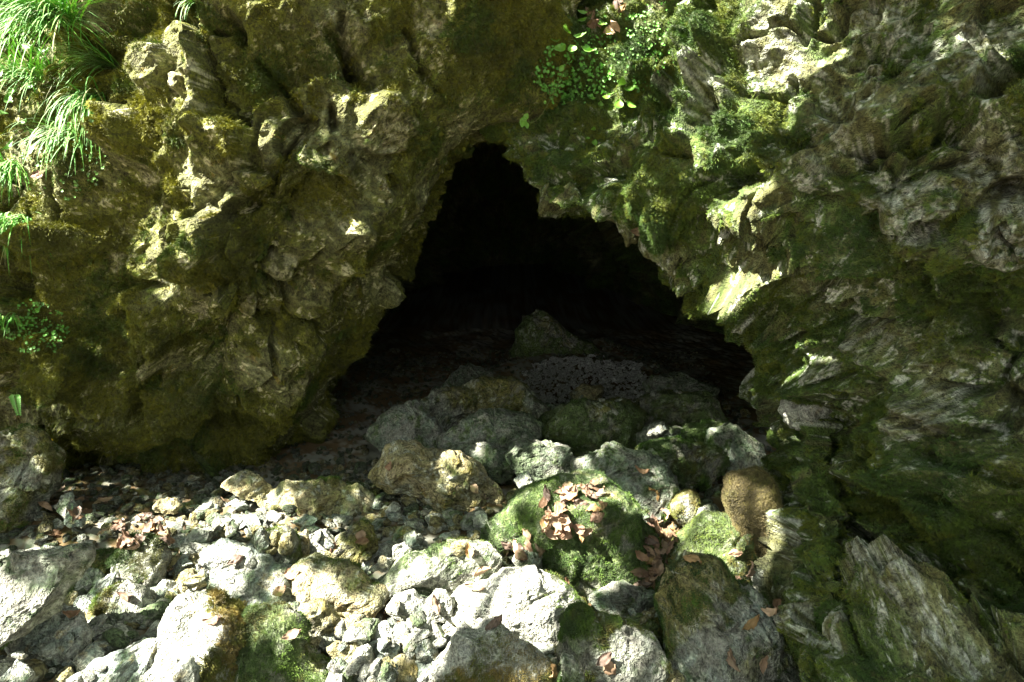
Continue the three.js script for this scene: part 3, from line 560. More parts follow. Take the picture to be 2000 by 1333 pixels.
stone('long smooth white slab lying below the mossy wedge stone', 'pale', [[126, 1330], [190, 1293], [238, 1272], [299, 1252], [306, 1271], [294, 1300], [276, 1350], [130, 1370]], { D: 1.72 });
stone('pale block between the rounded stone and the white slab', 'pale', [[177, 1257], [199, 1278], [192, 1300], [163, 1312], [144, 1309], [152, 1285]], { D: 1.80 });
stone('flat grey blue cobble at the corner beside the rounded stone', 'pale', [[28, 1294], [72, 1301], [46, 1345], [-10, 1350]], { D: 1.68 });
stone('grey cobble below the long grooved boulder', 'pale', [[-30, 1290], [10, 1283], [38, 1275], [36, 1297], [0, 1330], [-30, 1330]], { D: 1.74 });
stone('sunlit pale stone half covered with thick bright green moss', 'white', [[318, 1212], [357, 1178], [394, 1170], [425, 1192], [450, 1206], [470, 1240], [474, 1290], [456, 1320], [456, 1360], [306, 1360], [288, 1318], [304, 1271]], { D: 1.70, moss: 2600, mossDir: [1.1, 0.1, 0.1], thick: 1, pal: YELLOWS, geo: TUFT });
stone('dark green mossy boulder next to the sunlit mossy stone', 'green', [[470, 1214], [510, 1196], [551, 1204], [578, 1230], [597, 1271], [632, 1295], [672, 1360], [452, 1360], [455, 1280], [462, 1240]], { D: 1.70, moss: 3600, thick: 0.9, pal: [MOSS.olive, MOSS.bright, MOSS.deep] });
stone('big pale angular boulder with a crack in its top and a shadowed undercut', 'pale', [[408, 1075], [442, 1072], [483, 1082], [524, 1113], [561, 1119], [594, 1142], [604, 1162], [592, 1174], [534, 1185], [500, 1200], [472, 1185], [386, 1164], [379, 1118]], { D: 2.12, thick: 0.95, flat: 0.8 });
stone('brown and white lumpy stone touching the big pale angular boulder', 'yellow', [[563, 1117], [588, 1092], [612, 1096], [690, 1113], [724, 1140], [754, 1151], [754, 1171], [718, 1195], [680, 1204], [650, 1199], [608, 1174], [590, 1149]], { D: 2.06, moss: 300, mossUp: 0.25 });
stone('rounded olive grey cobble below the brown lumpy stone', 'yellow', [[583, 1190], [619, 1181], [642, 1192], [660, 1220], [636, 1250], [600, 1243], [580, 1222]], { D: 1.92, category: 'stone', name: 'stone' });
stone('thin grey slab on edge under the big pale angular boulder', 'shaded_algae', [[530, 1185], [580, 1180], [585, 1235], [560, 1240], [530, 1215]], { D: 2.02, category: 'stone', name: 'stone' });
for (const [label, kind, poly, D] of [
  ['slim pointed stone between the olive cobble and the white chips', 'yellow', [[652, 1244], [680, 1209], [710, 1201], [724, 1213], [700, 1232], [665, 1251]], 1.90],
  ['long sunlit white cobble lying across the chips', 'white', [[698, 1242], [730, 1214], [770, 1218], [782, 1228], [760, 1250], [720, 1260]], 1.86],
  ['upright angular white stone beside the long sunlit cobble', 'white', [[773, 1254], [793, 1213], [825, 1205], [833, 1225], [822, 1264], [785, 1274]], 1.84],
  ['pale squarish stone with a blue grey face', 'pale', [[720, 1259], [750, 1248], [782, 1262], [772, 1284], [738, 1291]], 1.78],
  ['flat grey stone beside the red brown leaf', 'pale', [[808, 1272], [835, 1248], [859, 1254], [852, 1284], [820, 1290]], 1.78],
  ['heart shaped grey stone under the olive cobble', 'yellow', [[581, 1247], [605, 1249], [627, 1245], [617, 1279], [595, 1274]], 1.82],
  ['green grey wedge standing next to the dark mossy boulder', 'shaded_algae', [[640, 1306], [658, 1278], [688, 1315], [684, 1345], [648, 1345]], 1.70],
  ['small brilliant white stone in the sunny patch behind the long grained boulder', 'white', [[768, 1097], [770, 1070], [790, 1058], [802, 1075], [799, 1099]], 2.2],
  ['low white stone resting against the long grained boulder', 'white', [[722, 1114], [745, 1090], [767, 1094], [757, 1116]], 2.16],
  ['white stone with one shaded blue green face in the brightest sun patch', 'white', [[831, 1185], [845, 1158], [868, 1156], [886, 1180], [880, 1208], [838, 1214]], 1.98],
  ['sunlit white block below the long grained boulder', 'white', [[755, 1195], [773, 1163], [810, 1153], [832, 1180], [827, 1204], [778, 1210]], 2.0],
  ['dark grey cobble beside the leaf covered mossy boulder', 'shaded_algae', [[999, 1096], [1015, 1076], [1040, 1072], [1058, 1090], [1056, 1112], [1025, 1120]], 2.16],
  ['grey wedge in front of the sunlit mossy stone', 'pale', [[345, 1310], [370, 1285], [385, 1310], [380, 1345], [345, 1345]], 1.62],
  ['white chip between the two mossy foreground boulders', 'white', [[700, 1305], [735, 1295], [765, 1310], [760, 1340], [705, 1345]], 1.66],
  ['knobbly cream stone beside the green wedge', 'yellow', [[640, 1262], [668, 1250], [700, 1262], [712, 1300], [690, 1322], [655, 1290]], 1.74],
]) stone(label, kind, poly, { D, category: 'stone', name: 'stone', thick: 0.85 });
stone('long grained boulder lit by the sun in the middle of the rubble', 'lichen', [[732, 1140], [789, 1099], [847, 1079], [891, 1068], [908, 1062], [969, 1072], [981, 1087], [954, 1120], [937, 1144], [874, 1168], [826, 1171], [748, 1161]], { D: 2.10, moss: 220, mossUp: 0.1 });
stone('bright white boulder whose right flank is green with moss and lichen', 'white', [[868, 1194], [925, 1164], [966, 1131], [1061, 1130], [1105, 1153], [1142, 1179], [1156, 1250], [1110, 1300], [1052, 1283], [1025, 1254], [994, 1227], [930, 1219]], { D: 1.92, moss: 1200, thick: 0.9, mossDir: [1.1, -0.1, 0] });
stone('mossy boulder spotted with white lichen below the bright white boulder', 'lichen', [[1128, 1190], [1202, 1215], [1276, 1248], [1294, 1281], [1310, 1360], [1130, 1360], [1095, 1300], [1112, 1230]], { D: 1.72, moss: 1800, mossUp: 0.25 });
stone('thin green and white slab standing in front of the lichen spotted boulder', 'lichen', [[1095, 1330], [1098, 1275], [1120, 1285], [1145, 1345], [1100, 1360]], { D: 1.62, moss: 300, category: 'stone', name: 'stone', pal: GREENS });
stone('sunlit boulder with a mossy front at the edge of the chips', 'white', [[812, 1340], [870, 1278], [905, 1238], [960, 1223], [1000, 1260], [1052, 1290], [1082, 1360], [805, 1360]], { D: 1.66, moss: 1700, mossDir: [0.5, -0.2, 0.6], pal: YELLOWS });
const leafBoulder = stone('big mossy boulder carrying a pile of dry brown leaves', 'green', [[956, 1057], [1001, 1007], [1050, 955], [1079, 948], [1134, 936], [1168, 932], [1204, 960], [1241, 985], [1251, 1009], [1278, 1043], [1282, 1070], [1268, 1134], [1222, 1156], [1168, 1175], [1130, 1172], [1062, 1102], [1004, 1074]], { D: 2.14, moss: 8000, thick: 1.1, cuts: 6, flat: 0.78, mossDir: [0.55, 0.05, 0.15], pal: [C(0.04, 0.085, 0.012), MOSS.bright, MOSS.deep], mscale: 0.9 });
stone('boulder with a sunny yellow green top next to the brown moss flake', 'green', [[1306, 1087], [1345, 1048], [1391, 1010], [1430, 1003], [1456, 1050], [1472, 1090], [1482, 1110], [1480, 1147], [1460, 1162], [1420, 1160], [1360, 1128], [1298, 1118]], { D: 2.16, moss: 2600, pal: YELLOWS, thick: 1, mscale: 0.8 });
stone('long smooth green grey boulder lying against the foot of the right wall', 'mossy', [[1298, 1110], [1330, 1093], [1365, 1103], [1420, 1143], [1470, 1160], [1502, 1190], [1532, 1235], [1547, 1300], [1552, 1370], [1338, 1370], [1316, 1290], [1301, 1225], [1287, 1150]], { D: 1.76, moss: 2400, thick: 0.9, cuts: 5, rough: 0.75, pal: GREENS });
stone('slab of rock furred with brown moss standing against the right wall', 'fuzzy', [[1428, 968], [1436, 930], [1474, 912], [1500, 926], [1514, 1000], [1524, 1090], [1506, 1114], [1474, 1072], [1440, 1034]], { D: 2.24, moss: 5200, thick: 0.6, flat: 0.96, pal: BROWNS, geo: FUZZ, cuts: 3, rough: 0.7 });
stone('pale sunlit stone in the gap behind the yellow green boulder', 'white', [[1357, 1035], [1363, 998], [1385, 986], [1407, 993], [1414, 1018], [1385, 1042]], { D: 2.5, category: 'stone', name: 'stone' });
stone('mossy knob beside the pale stone in the gap', 'mossy', [[1314, 990], [1335, 960], [1355, 968], [1364, 1000], [1352, 1040], [1328, 1026]], { D: 2.52, moss: 300, category: 'stone', name: 'stone', pal: YELLOWS });
stone('grey green slab with scattered leaves behind the leaf covered boulder', 'shaded_algae', [[1130, 905], [1200, 868], [1262, 888], [1312, 938], [1330, 985], [1310, 1040], [1250, 1030], [1180, 960]], { D: 2.62, moss: 300 });
stone('low dark stone behind the lichen spotted boulder in the shaded gap', 'shaded_algae', [[1150, 1170], [1220, 1150], [1300, 1160], [1310, 1210], [1240, 1235], [1170, 1205]], { D: 2.06 });
stone('mossy hump showing its sunlit top over the lichen spotted boulder', 'green', [[1190, 1225], [1240, 1212], [1290, 1222], [1296, 1260], [1240, 1268]], { D: 1.9, moss: 500, pal: YELLOWS, name: 'stone', category: 'stone' });
// rubble heap under the overhang
stone('olive grey boulder crowning the rubble heap under the overhang', 'yellow', [[500, 988], [540, 953], [600, 943], [660, 943], [717, 973], [724, 1012], [690, 1036], [640, 1026], [600, 1044], [550, 1014]], { D: 2.64, moss: 300 });
stone('dark grained stone at the foot of the rubble heap', 'mossy', [[628, 1100], [660, 1052], [705, 1022], [732, 1038], [736, 1068], [690, 1108], [650, 1118]], { D: 2.36, moss: 100 });
stone('yellowish block at the back of the rubble bank under the rock face', 'yellow', [[434, 945], [450, 930], [485, 923], [512, 932], [532, 960], [500, 978], [460, 968]], { D: 2.72 });
stone('square cream block leaning on the rubble heap', 'white', [[603, 1082], [608, 1045], [632, 1034], [656, 1058], [640, 1090], [612, 1096]], { D: 2.36, name: 'stone', category: 'stone' });
stone('narrow olive stone beside the square cream block', 'yellow', [[574, 1070], [580, 1038], [596, 1035], [604, 1060], [604, 1096], [588, 1092]], { D: 2.36, name: 'stone', category: 'stone' });
stone('stone with a patch of bright moss at the front of the rubble heap', 'mossy', [[516, 1085], [520, 1050], [550, 1030], [572, 1050], [576, 1105], [550, 1118], [528, 1110]], { D: 2.28, moss: 300, pal: YELLOWS, name: 'stone', category: 'stone' });
stone('brown olive cobble among leaves on the rubble bank', 'yellow', [[296, 992], [312, 976], [342, 976], [354, 990], [340, 1004], [306, 1004]], { D: 2.6, name: 'stone', category: 'stone' });
stone('pale cobble beside the dark recess on the rubble bank', 'pale', [[108, 992], [118, 970], [136, 964], [146, 992], [134, 1003], [112, 1004]], { D: 2.6, name: 'stone', category: 'stone' });
stone('pale oval cobble below its twin near the dark recess', 'pale', [[126, 1022], [134, 1004], [148, 998], [163, 1016], [160, 1028], [132, 1032]], { D: 2.5, name: 'stone', category: 'stone' });
stone('mossy boulder at the corner under the overhanging brown moss', 'mossy', [[-120, 880], [0, 850], [50, 835], [85, 850], [96, 900], [70, 960], [40, 1010], [0, 1060], [-120, 1090]], { D: 2.5, moss: 2200, thick: 0.8 });
// inside the cave mouth
stone('large flat yellow grey boulder at the cave mouth', 'yellow', [[714, 905], [741, 882], [807, 865], [821, 882], [873, 890], [944, 923], [977, 954], [998, 995], [985, 1023], [963, 1030], [930, 1008], [865, 996], [815, 978], [754, 964], [726, 943]], { D: 2.66, thick: 0.9, flat: 0.8, cuts: 5, moss: 60, mossUp: -0.1 });
for (const [label, kind, poly, D, moss] of [
  ['broad grey green boulder behind the large flat boulder', 'shaded_algae', [[866, 854], [920, 823], [950, 810], [985, 813], [1018, 808], [1047, 830], [1037, 858], [1000, 876], [960, 896], [926, 886], [884, 880]], 3.0, 0],
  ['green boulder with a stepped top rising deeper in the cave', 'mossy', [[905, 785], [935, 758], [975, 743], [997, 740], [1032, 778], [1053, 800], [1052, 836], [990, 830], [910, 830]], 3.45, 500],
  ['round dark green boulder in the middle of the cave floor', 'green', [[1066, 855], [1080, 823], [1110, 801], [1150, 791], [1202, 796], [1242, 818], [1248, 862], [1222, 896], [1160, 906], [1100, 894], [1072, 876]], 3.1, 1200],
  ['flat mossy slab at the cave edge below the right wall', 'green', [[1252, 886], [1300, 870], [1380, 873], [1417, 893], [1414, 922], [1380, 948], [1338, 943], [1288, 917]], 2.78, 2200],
  ['dark boulder in the shade beneath the overhanging rock', 'shaded_algae', [[728, 856], [768, 804], [800, 793], [842, 828], [873, 870], [854, 892], [780, 890]], 3.15, 0],
  ['jagged grey stone between the flat boulder and the leaf covered boulder', 'shaded_algae', [[996, 888], [1040, 868], [1092, 878], [1138, 915], [1136, 952], [1080, 955], [1020, 928]], 2.8, 0],
  ['dim stone stacked under the broad grey green boulder', 'shaded_algae', [[892, 878], [930, 866], [985, 880], [1002, 915], [980, 940], [930, 915]], 2.86, 0],
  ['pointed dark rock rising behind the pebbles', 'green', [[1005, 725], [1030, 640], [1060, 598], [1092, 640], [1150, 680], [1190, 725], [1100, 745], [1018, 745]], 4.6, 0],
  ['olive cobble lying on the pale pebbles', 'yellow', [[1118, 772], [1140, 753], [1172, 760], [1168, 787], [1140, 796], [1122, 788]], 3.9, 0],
  ['dark cobble between the green boulder and the pebbles', 'shaded_algae', [[1052, 806], [1070, 788], [1092, 800], [1086, 826], [1060, 838]], 3.5, 0],
  ['grey ledge stone beside the round green boulder', 'shaded_algae', [[1250, 850], [1290, 830], [1340, 842], [1352, 868], [1310, 878], [1260, 876]], 3.1, 0],
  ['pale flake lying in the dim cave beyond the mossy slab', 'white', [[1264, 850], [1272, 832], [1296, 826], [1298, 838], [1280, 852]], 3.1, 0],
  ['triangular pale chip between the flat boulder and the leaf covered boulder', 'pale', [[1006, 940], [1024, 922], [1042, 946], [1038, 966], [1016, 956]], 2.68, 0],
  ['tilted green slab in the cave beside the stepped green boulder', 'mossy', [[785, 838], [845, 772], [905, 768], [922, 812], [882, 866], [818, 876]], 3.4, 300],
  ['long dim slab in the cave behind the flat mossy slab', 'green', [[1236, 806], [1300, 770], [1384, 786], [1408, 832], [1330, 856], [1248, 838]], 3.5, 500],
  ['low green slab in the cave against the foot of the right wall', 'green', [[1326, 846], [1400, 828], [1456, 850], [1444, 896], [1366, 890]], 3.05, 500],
  ['sloping grey slab between the round green boulder and the leaf covered boulder', 'shaded_algae', [[1134, 908], [1200, 884], [1266, 904], [1290, 954], [1200, 978], [1144, 946]], 2.72, 100],
  ['far dim block in the cave left of the pebbles', 'shaded_algae', [[858, 766], [900, 716], [952, 728], [966, 770], [900, 798]], 4.1, 0],
  ['far dim block in the cave at the right end of the pebbles', 'shaded_algae', [[1266, 750], [1330, 730], [1388, 760], [1352, 790], [1278, 786]], 4.0, 0],
  ['dark stone at the foot of the right wall inside the cave', 'shaded_algae', [[1400, 850], [1440, 838], [1480, 870], [1480, 930], [1430, 935], [1398, 900]], 2.9, 0],
]) { const mx = poly.reduce((a, p) => a + p[0], 0) / poly.length, my = poly.reduce((a, p) => a + p[1], 0) / poly.length; stone(label, kind, poly.map(([x, y]) => [mx + (x - mx) * 1.14, my + (y - my) * 1.08]), { D, moss, thick: 1.1, pal: GREENS, mossUp: moss ? 0.2 : 0 }); }
// the pale stone stuck in the right wall is part of that wall
{
  const f = finder(gr), c = f(1598, 800);
  stone('white angular stone held in the mossy wall', 'white', [[1538, 802], [1552, 766], [1590, 754], [1632, 792], [1668, 848], [1602, 848], [1556, 832]], { D: -c.z - 0.035, thick: 1.0, cuts: 1, flat: 0.97, name: 'embedded_stone', parent: cliffR });
}
console.log('stones done');

// ------------------------------------------------------------------ where a line of sight meets what has been built
const solids = [];
scene.traverse((o) => { if (o.isMesh && !o.isInstancedMesh ) solids.push(o); });
for (const o of solids) { o.updateMatrixWorld(true); o.geometry.boundsTree = new MeshBVH(o.geometry, { maxLeafSize: 12, strategy: 0 }); if (!o.geometry.boundingSphere) o.geometry.computeBoundingSphere(); }
const ray = new THREE.Ray();
function cast(origin, dir) {
  let best = null;
  for (const o of solids) {
    const p = o.getWorldPosition(V());
    ray.origin.copy(origin).sub(p); ray.direction.copy(dir);
    if (!ray.intersectsSphere(o.geometry.boundingSphere)) continue;
    const h = o.geometry.boundsTree.raycastFirst(ray, THREE.DoubleSide);
    if (h && (!best || h.distance < best.distance)) best = { distance: h.distance, point: h.point.clone().add(p), normal: h.face.normal.clone(), object: o };
  }
  if (best && best.normal.dot(dir) > 0) best.normal.negate();
  return best;
}
const hit = (px, py) => cast(CAM, dirOf(px, py).normalize());

// ------------------------------------------------------------------ loose chips and gravel
const chipGeo = [];
for (let i = 0; i < 16; i++) {
  const r = rng(900 + i), a = 0.75 + r() * 0.5, b = 0.3 + r() * 0.35, c = 0.5 + r() * 0.4, kind = i > 13 ? K.lightened_pebble : [K.pale, K.white, K.shaded_algae, K.yellow][i % 4];
  let g = shapeStone(6, (x, y, z, o) => o.set(x * a, y * b, z * c), 0.3, 900 + i, { cuts: 9, flat: 0.7 });
  // colour and relief at the size the chips have
  g.scale(0.05, 0.05, 0.05); finishStone(g, 0.075, 900 + i, kind, V(i * 3, 0, 0), { rough: 0.6 }); g.scale(20, 20, 20); g = toCreasedNormals(g, 0.45);
  chipGeo.push(g);
}
function scatter(n, seed, polyPx, sizeRange, name, label, group, kinds, category = 'stone', earth = false) {
  const r = rng(seed), xs = polyPx.map((p) => p[0]), ys = polyPx.map((p) => p[1]), x0 = Math.min(...xs), x1 = Math.max(...xs), y0 = Math.min(...ys), y1 = Math.max(...ys);
  let made = 0, tries = 0;
  while (made < n && tries++ < n * 12) {
    const px = lerp(x0, x1, r()), py = lerp(y0, y1, r());
    let inside = false;
    for (let i = 0, j = polyPx.length - 1; i < polyPx.length; j = i++) { const [ax, ay] = polyPx[i], [bx, by] = polyPx[j]; if ((ay > py) !== (by > py) && px < (bx - ax) * (py - ay) / (by - ay) + ax) inside = !inside; }
    if (!inside) continue;
    const h = hit(px, py); if (!h || h.normal.y < 0.45 || /^cliff|^cave/.test(h.object.name) || (/^boulder/.test(h.object.name) && r() < 0.93) || (earth && h.object.name !== 'ground')) continue;
    const s = lerp(sizeRange[0], sizeRange[1], Math.pow(r(), 1.6)) / 2, ck = kinds[Math.floor(r() * kinds.length)], m = new THREE.Mesh(chipGeo[ck], rockMat), tone = ['pale grey', 'white', 'dark grey', 'yellowish'][ck % 4];
    m.position.copy(h.point).addScaledVector(h.normal, s * 0.22);
    m.quaternion.setFromUnitVectors(V(0, 1, 0), h.normal.clone().add(V((r() - 0.5) * 0.9, 0, (r() - 0.5) * 0.9)).normalize()).multiply(new THREE.Quaternion().setFromAxisAngle(V(0, 1, 0), r() * 6.28));
    m.scale.set(s * (0.8 + r() * 0.4), s * (0.8 + r() * 0.4), s * (0.8 + r() * 0.4));
    thing(m, name, `${tone} ${label}`, category, `${tone} ${group}`);
    made++;
  }
}
const ALL = [...chipGeo.keys()].slice(0, 14), PALE = ALL.filter((i) => i % 4 < 2), WHITE = ALL.filter((i) => i % 4 < 2);
const FRONT = [[0, 1100], [160, 1080], [330, 1060], [560, 1060], [760, 1080], [980, 1080], [1010, 1200], [1000, 1340], [0, 1340]], SHADED = [[1000, 1090], [1300, 1090], [1340, 1340], [1000, 1340]];
scatter(70, 49, FRONT, [0.09, 0.19], 'stone', 'angular stone packed between the boulders of the near rubble', 'stones between the near boulders', ALL, 'stone', true);
scatter(12, 48, SHADED, [0.08, 0.15], 'stone', 'stone wedged low between the mossy boulders', 'stones between the mossy boulders', ALL, 'stone', true);
scatter(26, 47, [[640, 960], [1000, 900], [1010, 1060], [740, 1090]], [0.08, 0.15], 'stone', 'angular slab piece heaped below the large flat boulder', 'slab pieces below the flat boulder', ALL, 'stone', true);
scatter(20, 46, [[740, 800], [1060, 780], [1260, 840], [1480, 860], [1440, 960], [1140, 920], [880, 900]], [0.09, 0.2], 'stone', 'dim stone lying between the boulders of the cave floor', 'stones of the cave floor', ALL, 'stone', true);
scatter(85, 51, [[60, 1000], [140, 950], [300, 930], [520, 950], [540, 1010], [520, 1080], [380, 1110], [300, 1060], [160, 1060]], [0.035, 0.085], 'chip', 'angular chip loose on the rubble bank below the bulging rock', 'chips on the rubble bank', ALL);
scatter(60, 52, [[330, 1000], [520, 970], [560, 1060], [520, 1130], [350, 1130]], [0.06, 0.13], 'chip', 'larger chip in the sunny part of the rubble bank', 'larger chips on the rubble bank', ALL);
scatter(45, 53, [[560, 960], [980, 1000], [960, 1070], [720, 1110], [600, 1070]], [0.05, 0.12], 'chip', 'angular chip in the heap below the large flat boulder', 'chips below the large flat boulder', ALL);
scatter(55, 54, [[640, 1190], [880, 1180], [1000, 1230], [900, 1290], [760, 1333], [620, 1333]], [0.05, 0.11], 'chip', 'chip among the sunlit stones in the foreground', 'chips in the foreground', ALL);
scatter(30, 55, [[0, 1270], [330, 1180], [330, 1333], [0, 1333]], [0.05, 0.10], 'chip', 'chip packed around the rounded pale stone', 'chips around the rounded pale stone', PALE);
scatter(18, 56, [[1230, 740], [1460, 800], [1460, 900], [1250, 860]], [0.04, 0.09], 'chip', 'chip on the cave floor beside the flat mossy slab', 'chips in the dim cave', ALL);
scatter(60, 57, [[1010, 735], [1150, 712], [1280, 740], [1260, 800], [1080, 840]], [0.03, 0.07], 'pebble', 'pebble in the bright patch on the cave floor', 'pebbles on the cave floor', WHITE, 'pebble');
scatter(7, 58, [[1180, 1170], [1300, 1170], [1330, 1333], [1250, 1300]], [0.03, 0.06], 'chip', 'chip in the gap between the mossy boulders', 'chips in the shaded gap', ALL);
{ // gravel that fills the bed
  const r = rng(61), list = [];
  const add = (x0, x1, z0, z1, n, s0, s1) => {
    for (let i = 0; i < n; i++) { const x = lerp(x0, x1, r()), z = lerp(z0, z1, r()), s = lerp(s0, s1, r() * r()) / 2; list.push([x, gyr(x, z) + s * 0.3, z, s]); }
  };
  add(-2.4, 1.3, -3.2, -1.2, 6500, 0.02, 0.075); add(-2.4, 1.3, -3.2, -1.2, 700, 0.06, 0.11); add(-1.2, 1.4, -5.2, -3, 2600, 0.02, 0.06); 
  for (let i = list.length - 1; i >= 0; i--) if (list[i][2] < -3 && heap(list[i][0], list[i][2]) < 1) list.splice(i, 1);
  for (let i = 0; i < 5200; i++) { const x = lerp(-0.1, 1.05, r()), z = lerp(-4.65, -3.6, r()), d = heap(x, z), s = lerp(0.016, 0.06, r() * r()) / 2; if (d < 1) list.push([x, gyr(x, z) + 0.02 + 0.06 * (1 - d) * r(), z, s]); }
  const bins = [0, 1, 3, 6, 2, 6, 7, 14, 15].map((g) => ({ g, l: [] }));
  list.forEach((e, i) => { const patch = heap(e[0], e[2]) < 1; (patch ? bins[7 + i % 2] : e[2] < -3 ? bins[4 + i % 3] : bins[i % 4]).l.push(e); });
  const bed = new THREE.Group(), M = new THREE.Matrix4(), q = new THREE.Quaternion(), eu = new THREE.Euler(), col = new THREE.Color();
  bins.forEach(({ g, l }) => {
    const im = new THREE.InstancedMesh(chipGeo[g], rockMat, l.length);
    l.forEach(([x, y, z, s], i) => { eu.set((r() - 0.5) * 1.2, r() * 6.3, (r() - 0.5) * 1.2); im.setMatrixAt(i, M.compose(V(x, y, z), q.setFromEuler(eu), V(s, s, s))); const v = g > 13 ? 0.8 + r() * 0.35 : 0.4 + r() * 0.45; im.setColorAt(i, col.setRGB(v, v, v * 0.97)); });  // pebble patch is tinted up here as well, to look better lit
    im.name = 'gravel'; im.userData = { kind: 'stuff' }; im.castShadow = im.receiveShadow = true; bed.add(im);
  });
  thing(bed, 'gravel_bed', 'loose pale limestone gravel filling the gully floor', 'gravel', undefined, 'stuff');
}
console.log('chips done');

// ------------------------------------------------------------------ dry leaves
function leafGeometry(seed, len, wid, curl, fold, crumple = 0) {
  const r = rng(seed), pos = [], idx = [], n = 10, bend = (r() - 0.5) * 0.5, W = [-1, -0.66, -0.33, 0, 0.33, 0.66, 1], k = W.length;
  for (let i = 0; i <= n; i++) {
    const t = i / n, w = wid * 0.5 * Math.pow(Math.sin(Math.PI * Math.pow(t * 0.97 + 0.015, 0.8)), 0.9) * (1 + 0.08 * Math.sin(t * 31 + seed)), x = (t - 0.5) * len, yb = curl * (t - 0.5) ** 2 * len * 2;
    for (const s of W) {
      const c = crumple * len * (0.10 * n3(x / len * 2.2 + seed, s * 1.3, 0) + 0.05 * n3(x / len * 6, s * 3 + seed, 1));
      pos.push(x + Math.abs(s) * 0.08 * len + 0.3 * c, yb + fold * s * s * w * 0.9 + 0.02 * len * Math.sin(t * 22 + Math.abs(s) * 3) * Math.abs(s) + c, s * w * (1 - 0.25 * Math.abs(fold) * Math.abs(s)) + bend * x * (t - 0.5) * 2);
    }
  }
  for (let i = 0; i < n; i++) for (let j = 0; j < k - 1; j++) { const a = i * k + j; idx.push(a, a + 1, a + k, a + 1, a + k + 1, a + k); }
  const g = new THREE.BufferGeometry(); g.setAttribute('position', new THREE.Float32BufferAttribute(pos, 3)); g.setIndex(idx); g.computeVertexNormals(); return g;
}
const dryGeo = []; for (let i = 0; i < 14; i++) { const r = rng(300 + i); dryGeo.push(leafGeometry(300 + i, 0.048 + r() * 0.022, 0.028 + r() * 0.012, (r() - 0.45) * 1.5, (r() - 0.4) * 1.6, 0.8 + r() * 0.6)); }
const dryMat = [[0.22, 0.125, 0.065], [0.31, 0.20, 0.12], [0.14, 0.08, 0.045], [0.38, 0.26, 0.16], [0.26, 0.16, 0.06], [0.10, 0.066, 0.045], [0.19, 0.13, 0.08]].map((c) => leafMat(new THREE.Color().setRGB(...c), 0.15, 0.7));
const leafRng = rng(77);
function dryLeaf(px, py, label, group, lift = 0.014) {
  const h = hit(px, py), r = leafRng; if (!h) return;
  const m = new THREE.Mesh(dryGeo[Math.floor(r() * dryGeo.length)], dryMat[Math.floor(r() * dryMat.length)]);
  m.position.copy(h.point).addScaledVector(h.normal, lift + r() * 0.004);
  m.quaternion.setFromUnitVectors(V(0, 1, 0), h.normal.clone().add(V((r() - 0.5) * 0.6, 0.35, (r() - 0.5) * 0.6)).normalize()).multiply(new THREE.Quaternion().setFromAxisAngle(V(0, 1, 0), r() * 6.28));
  thing(m, 'dry_leaf', label, 'leaf', group);
}
const spread = (n, cx, cy, rx, ry, label, group, stack = 0) => { for (let i = 0; i < n; i++) { const a = leafRng() * 6.283, q = Math.sqrt(leafRng()); dryLeaf(cx + Math.cos(a) * rx * q, cy + Math.sin(a) * ry * q, label, group, 0.014 + stack * leafRng()); } };
spread(36, 1108, 1002, 68, 46, 'dry brown leaf in the pile on the big mossy boulder', 'leaves piled on the mossy boulder', 0.01);
spread(7, 1130, 960, 70, 16, 'curled dry leaf at the back edge of the big mossy boulder', 'leaves at the back of the mossy boulder');
spread(9, 1020, 1060, 40, 30, 'dry leaf between the long grained boulder and the leaf covered boulder', 'leaves beside the leaf covered boulder');
spread(30, 1290, 1060, 32, 50, 'dry red brown leaf in the gap beside the leaf covered boulder', 'leaves in the gap', 0.015);
spread(10, 1265, 1130, 22, 28, 'dry leaf low in the dark gap below the leaf pile', 'leaves low in the gap');
spread(34, 290, 1040, 90, 26, 'dry pinkish brown leaf lying on the rubble bank', 'leaves on the rubble bank', 0.012);
spread(16, 190, 985, 110, 30, 'brown leaf among the grey chips under the overhang', 'leaves under the overhang');
spread(8, 350, 1110, 22, 18, 'brown leaf behind the big pale angular boulder', 'leaves behind the angular boulder');
spread(14, 600, 1150, 380, 120, 'single dry leaf lying loose among the near stones', 'single leaves among the near stones');
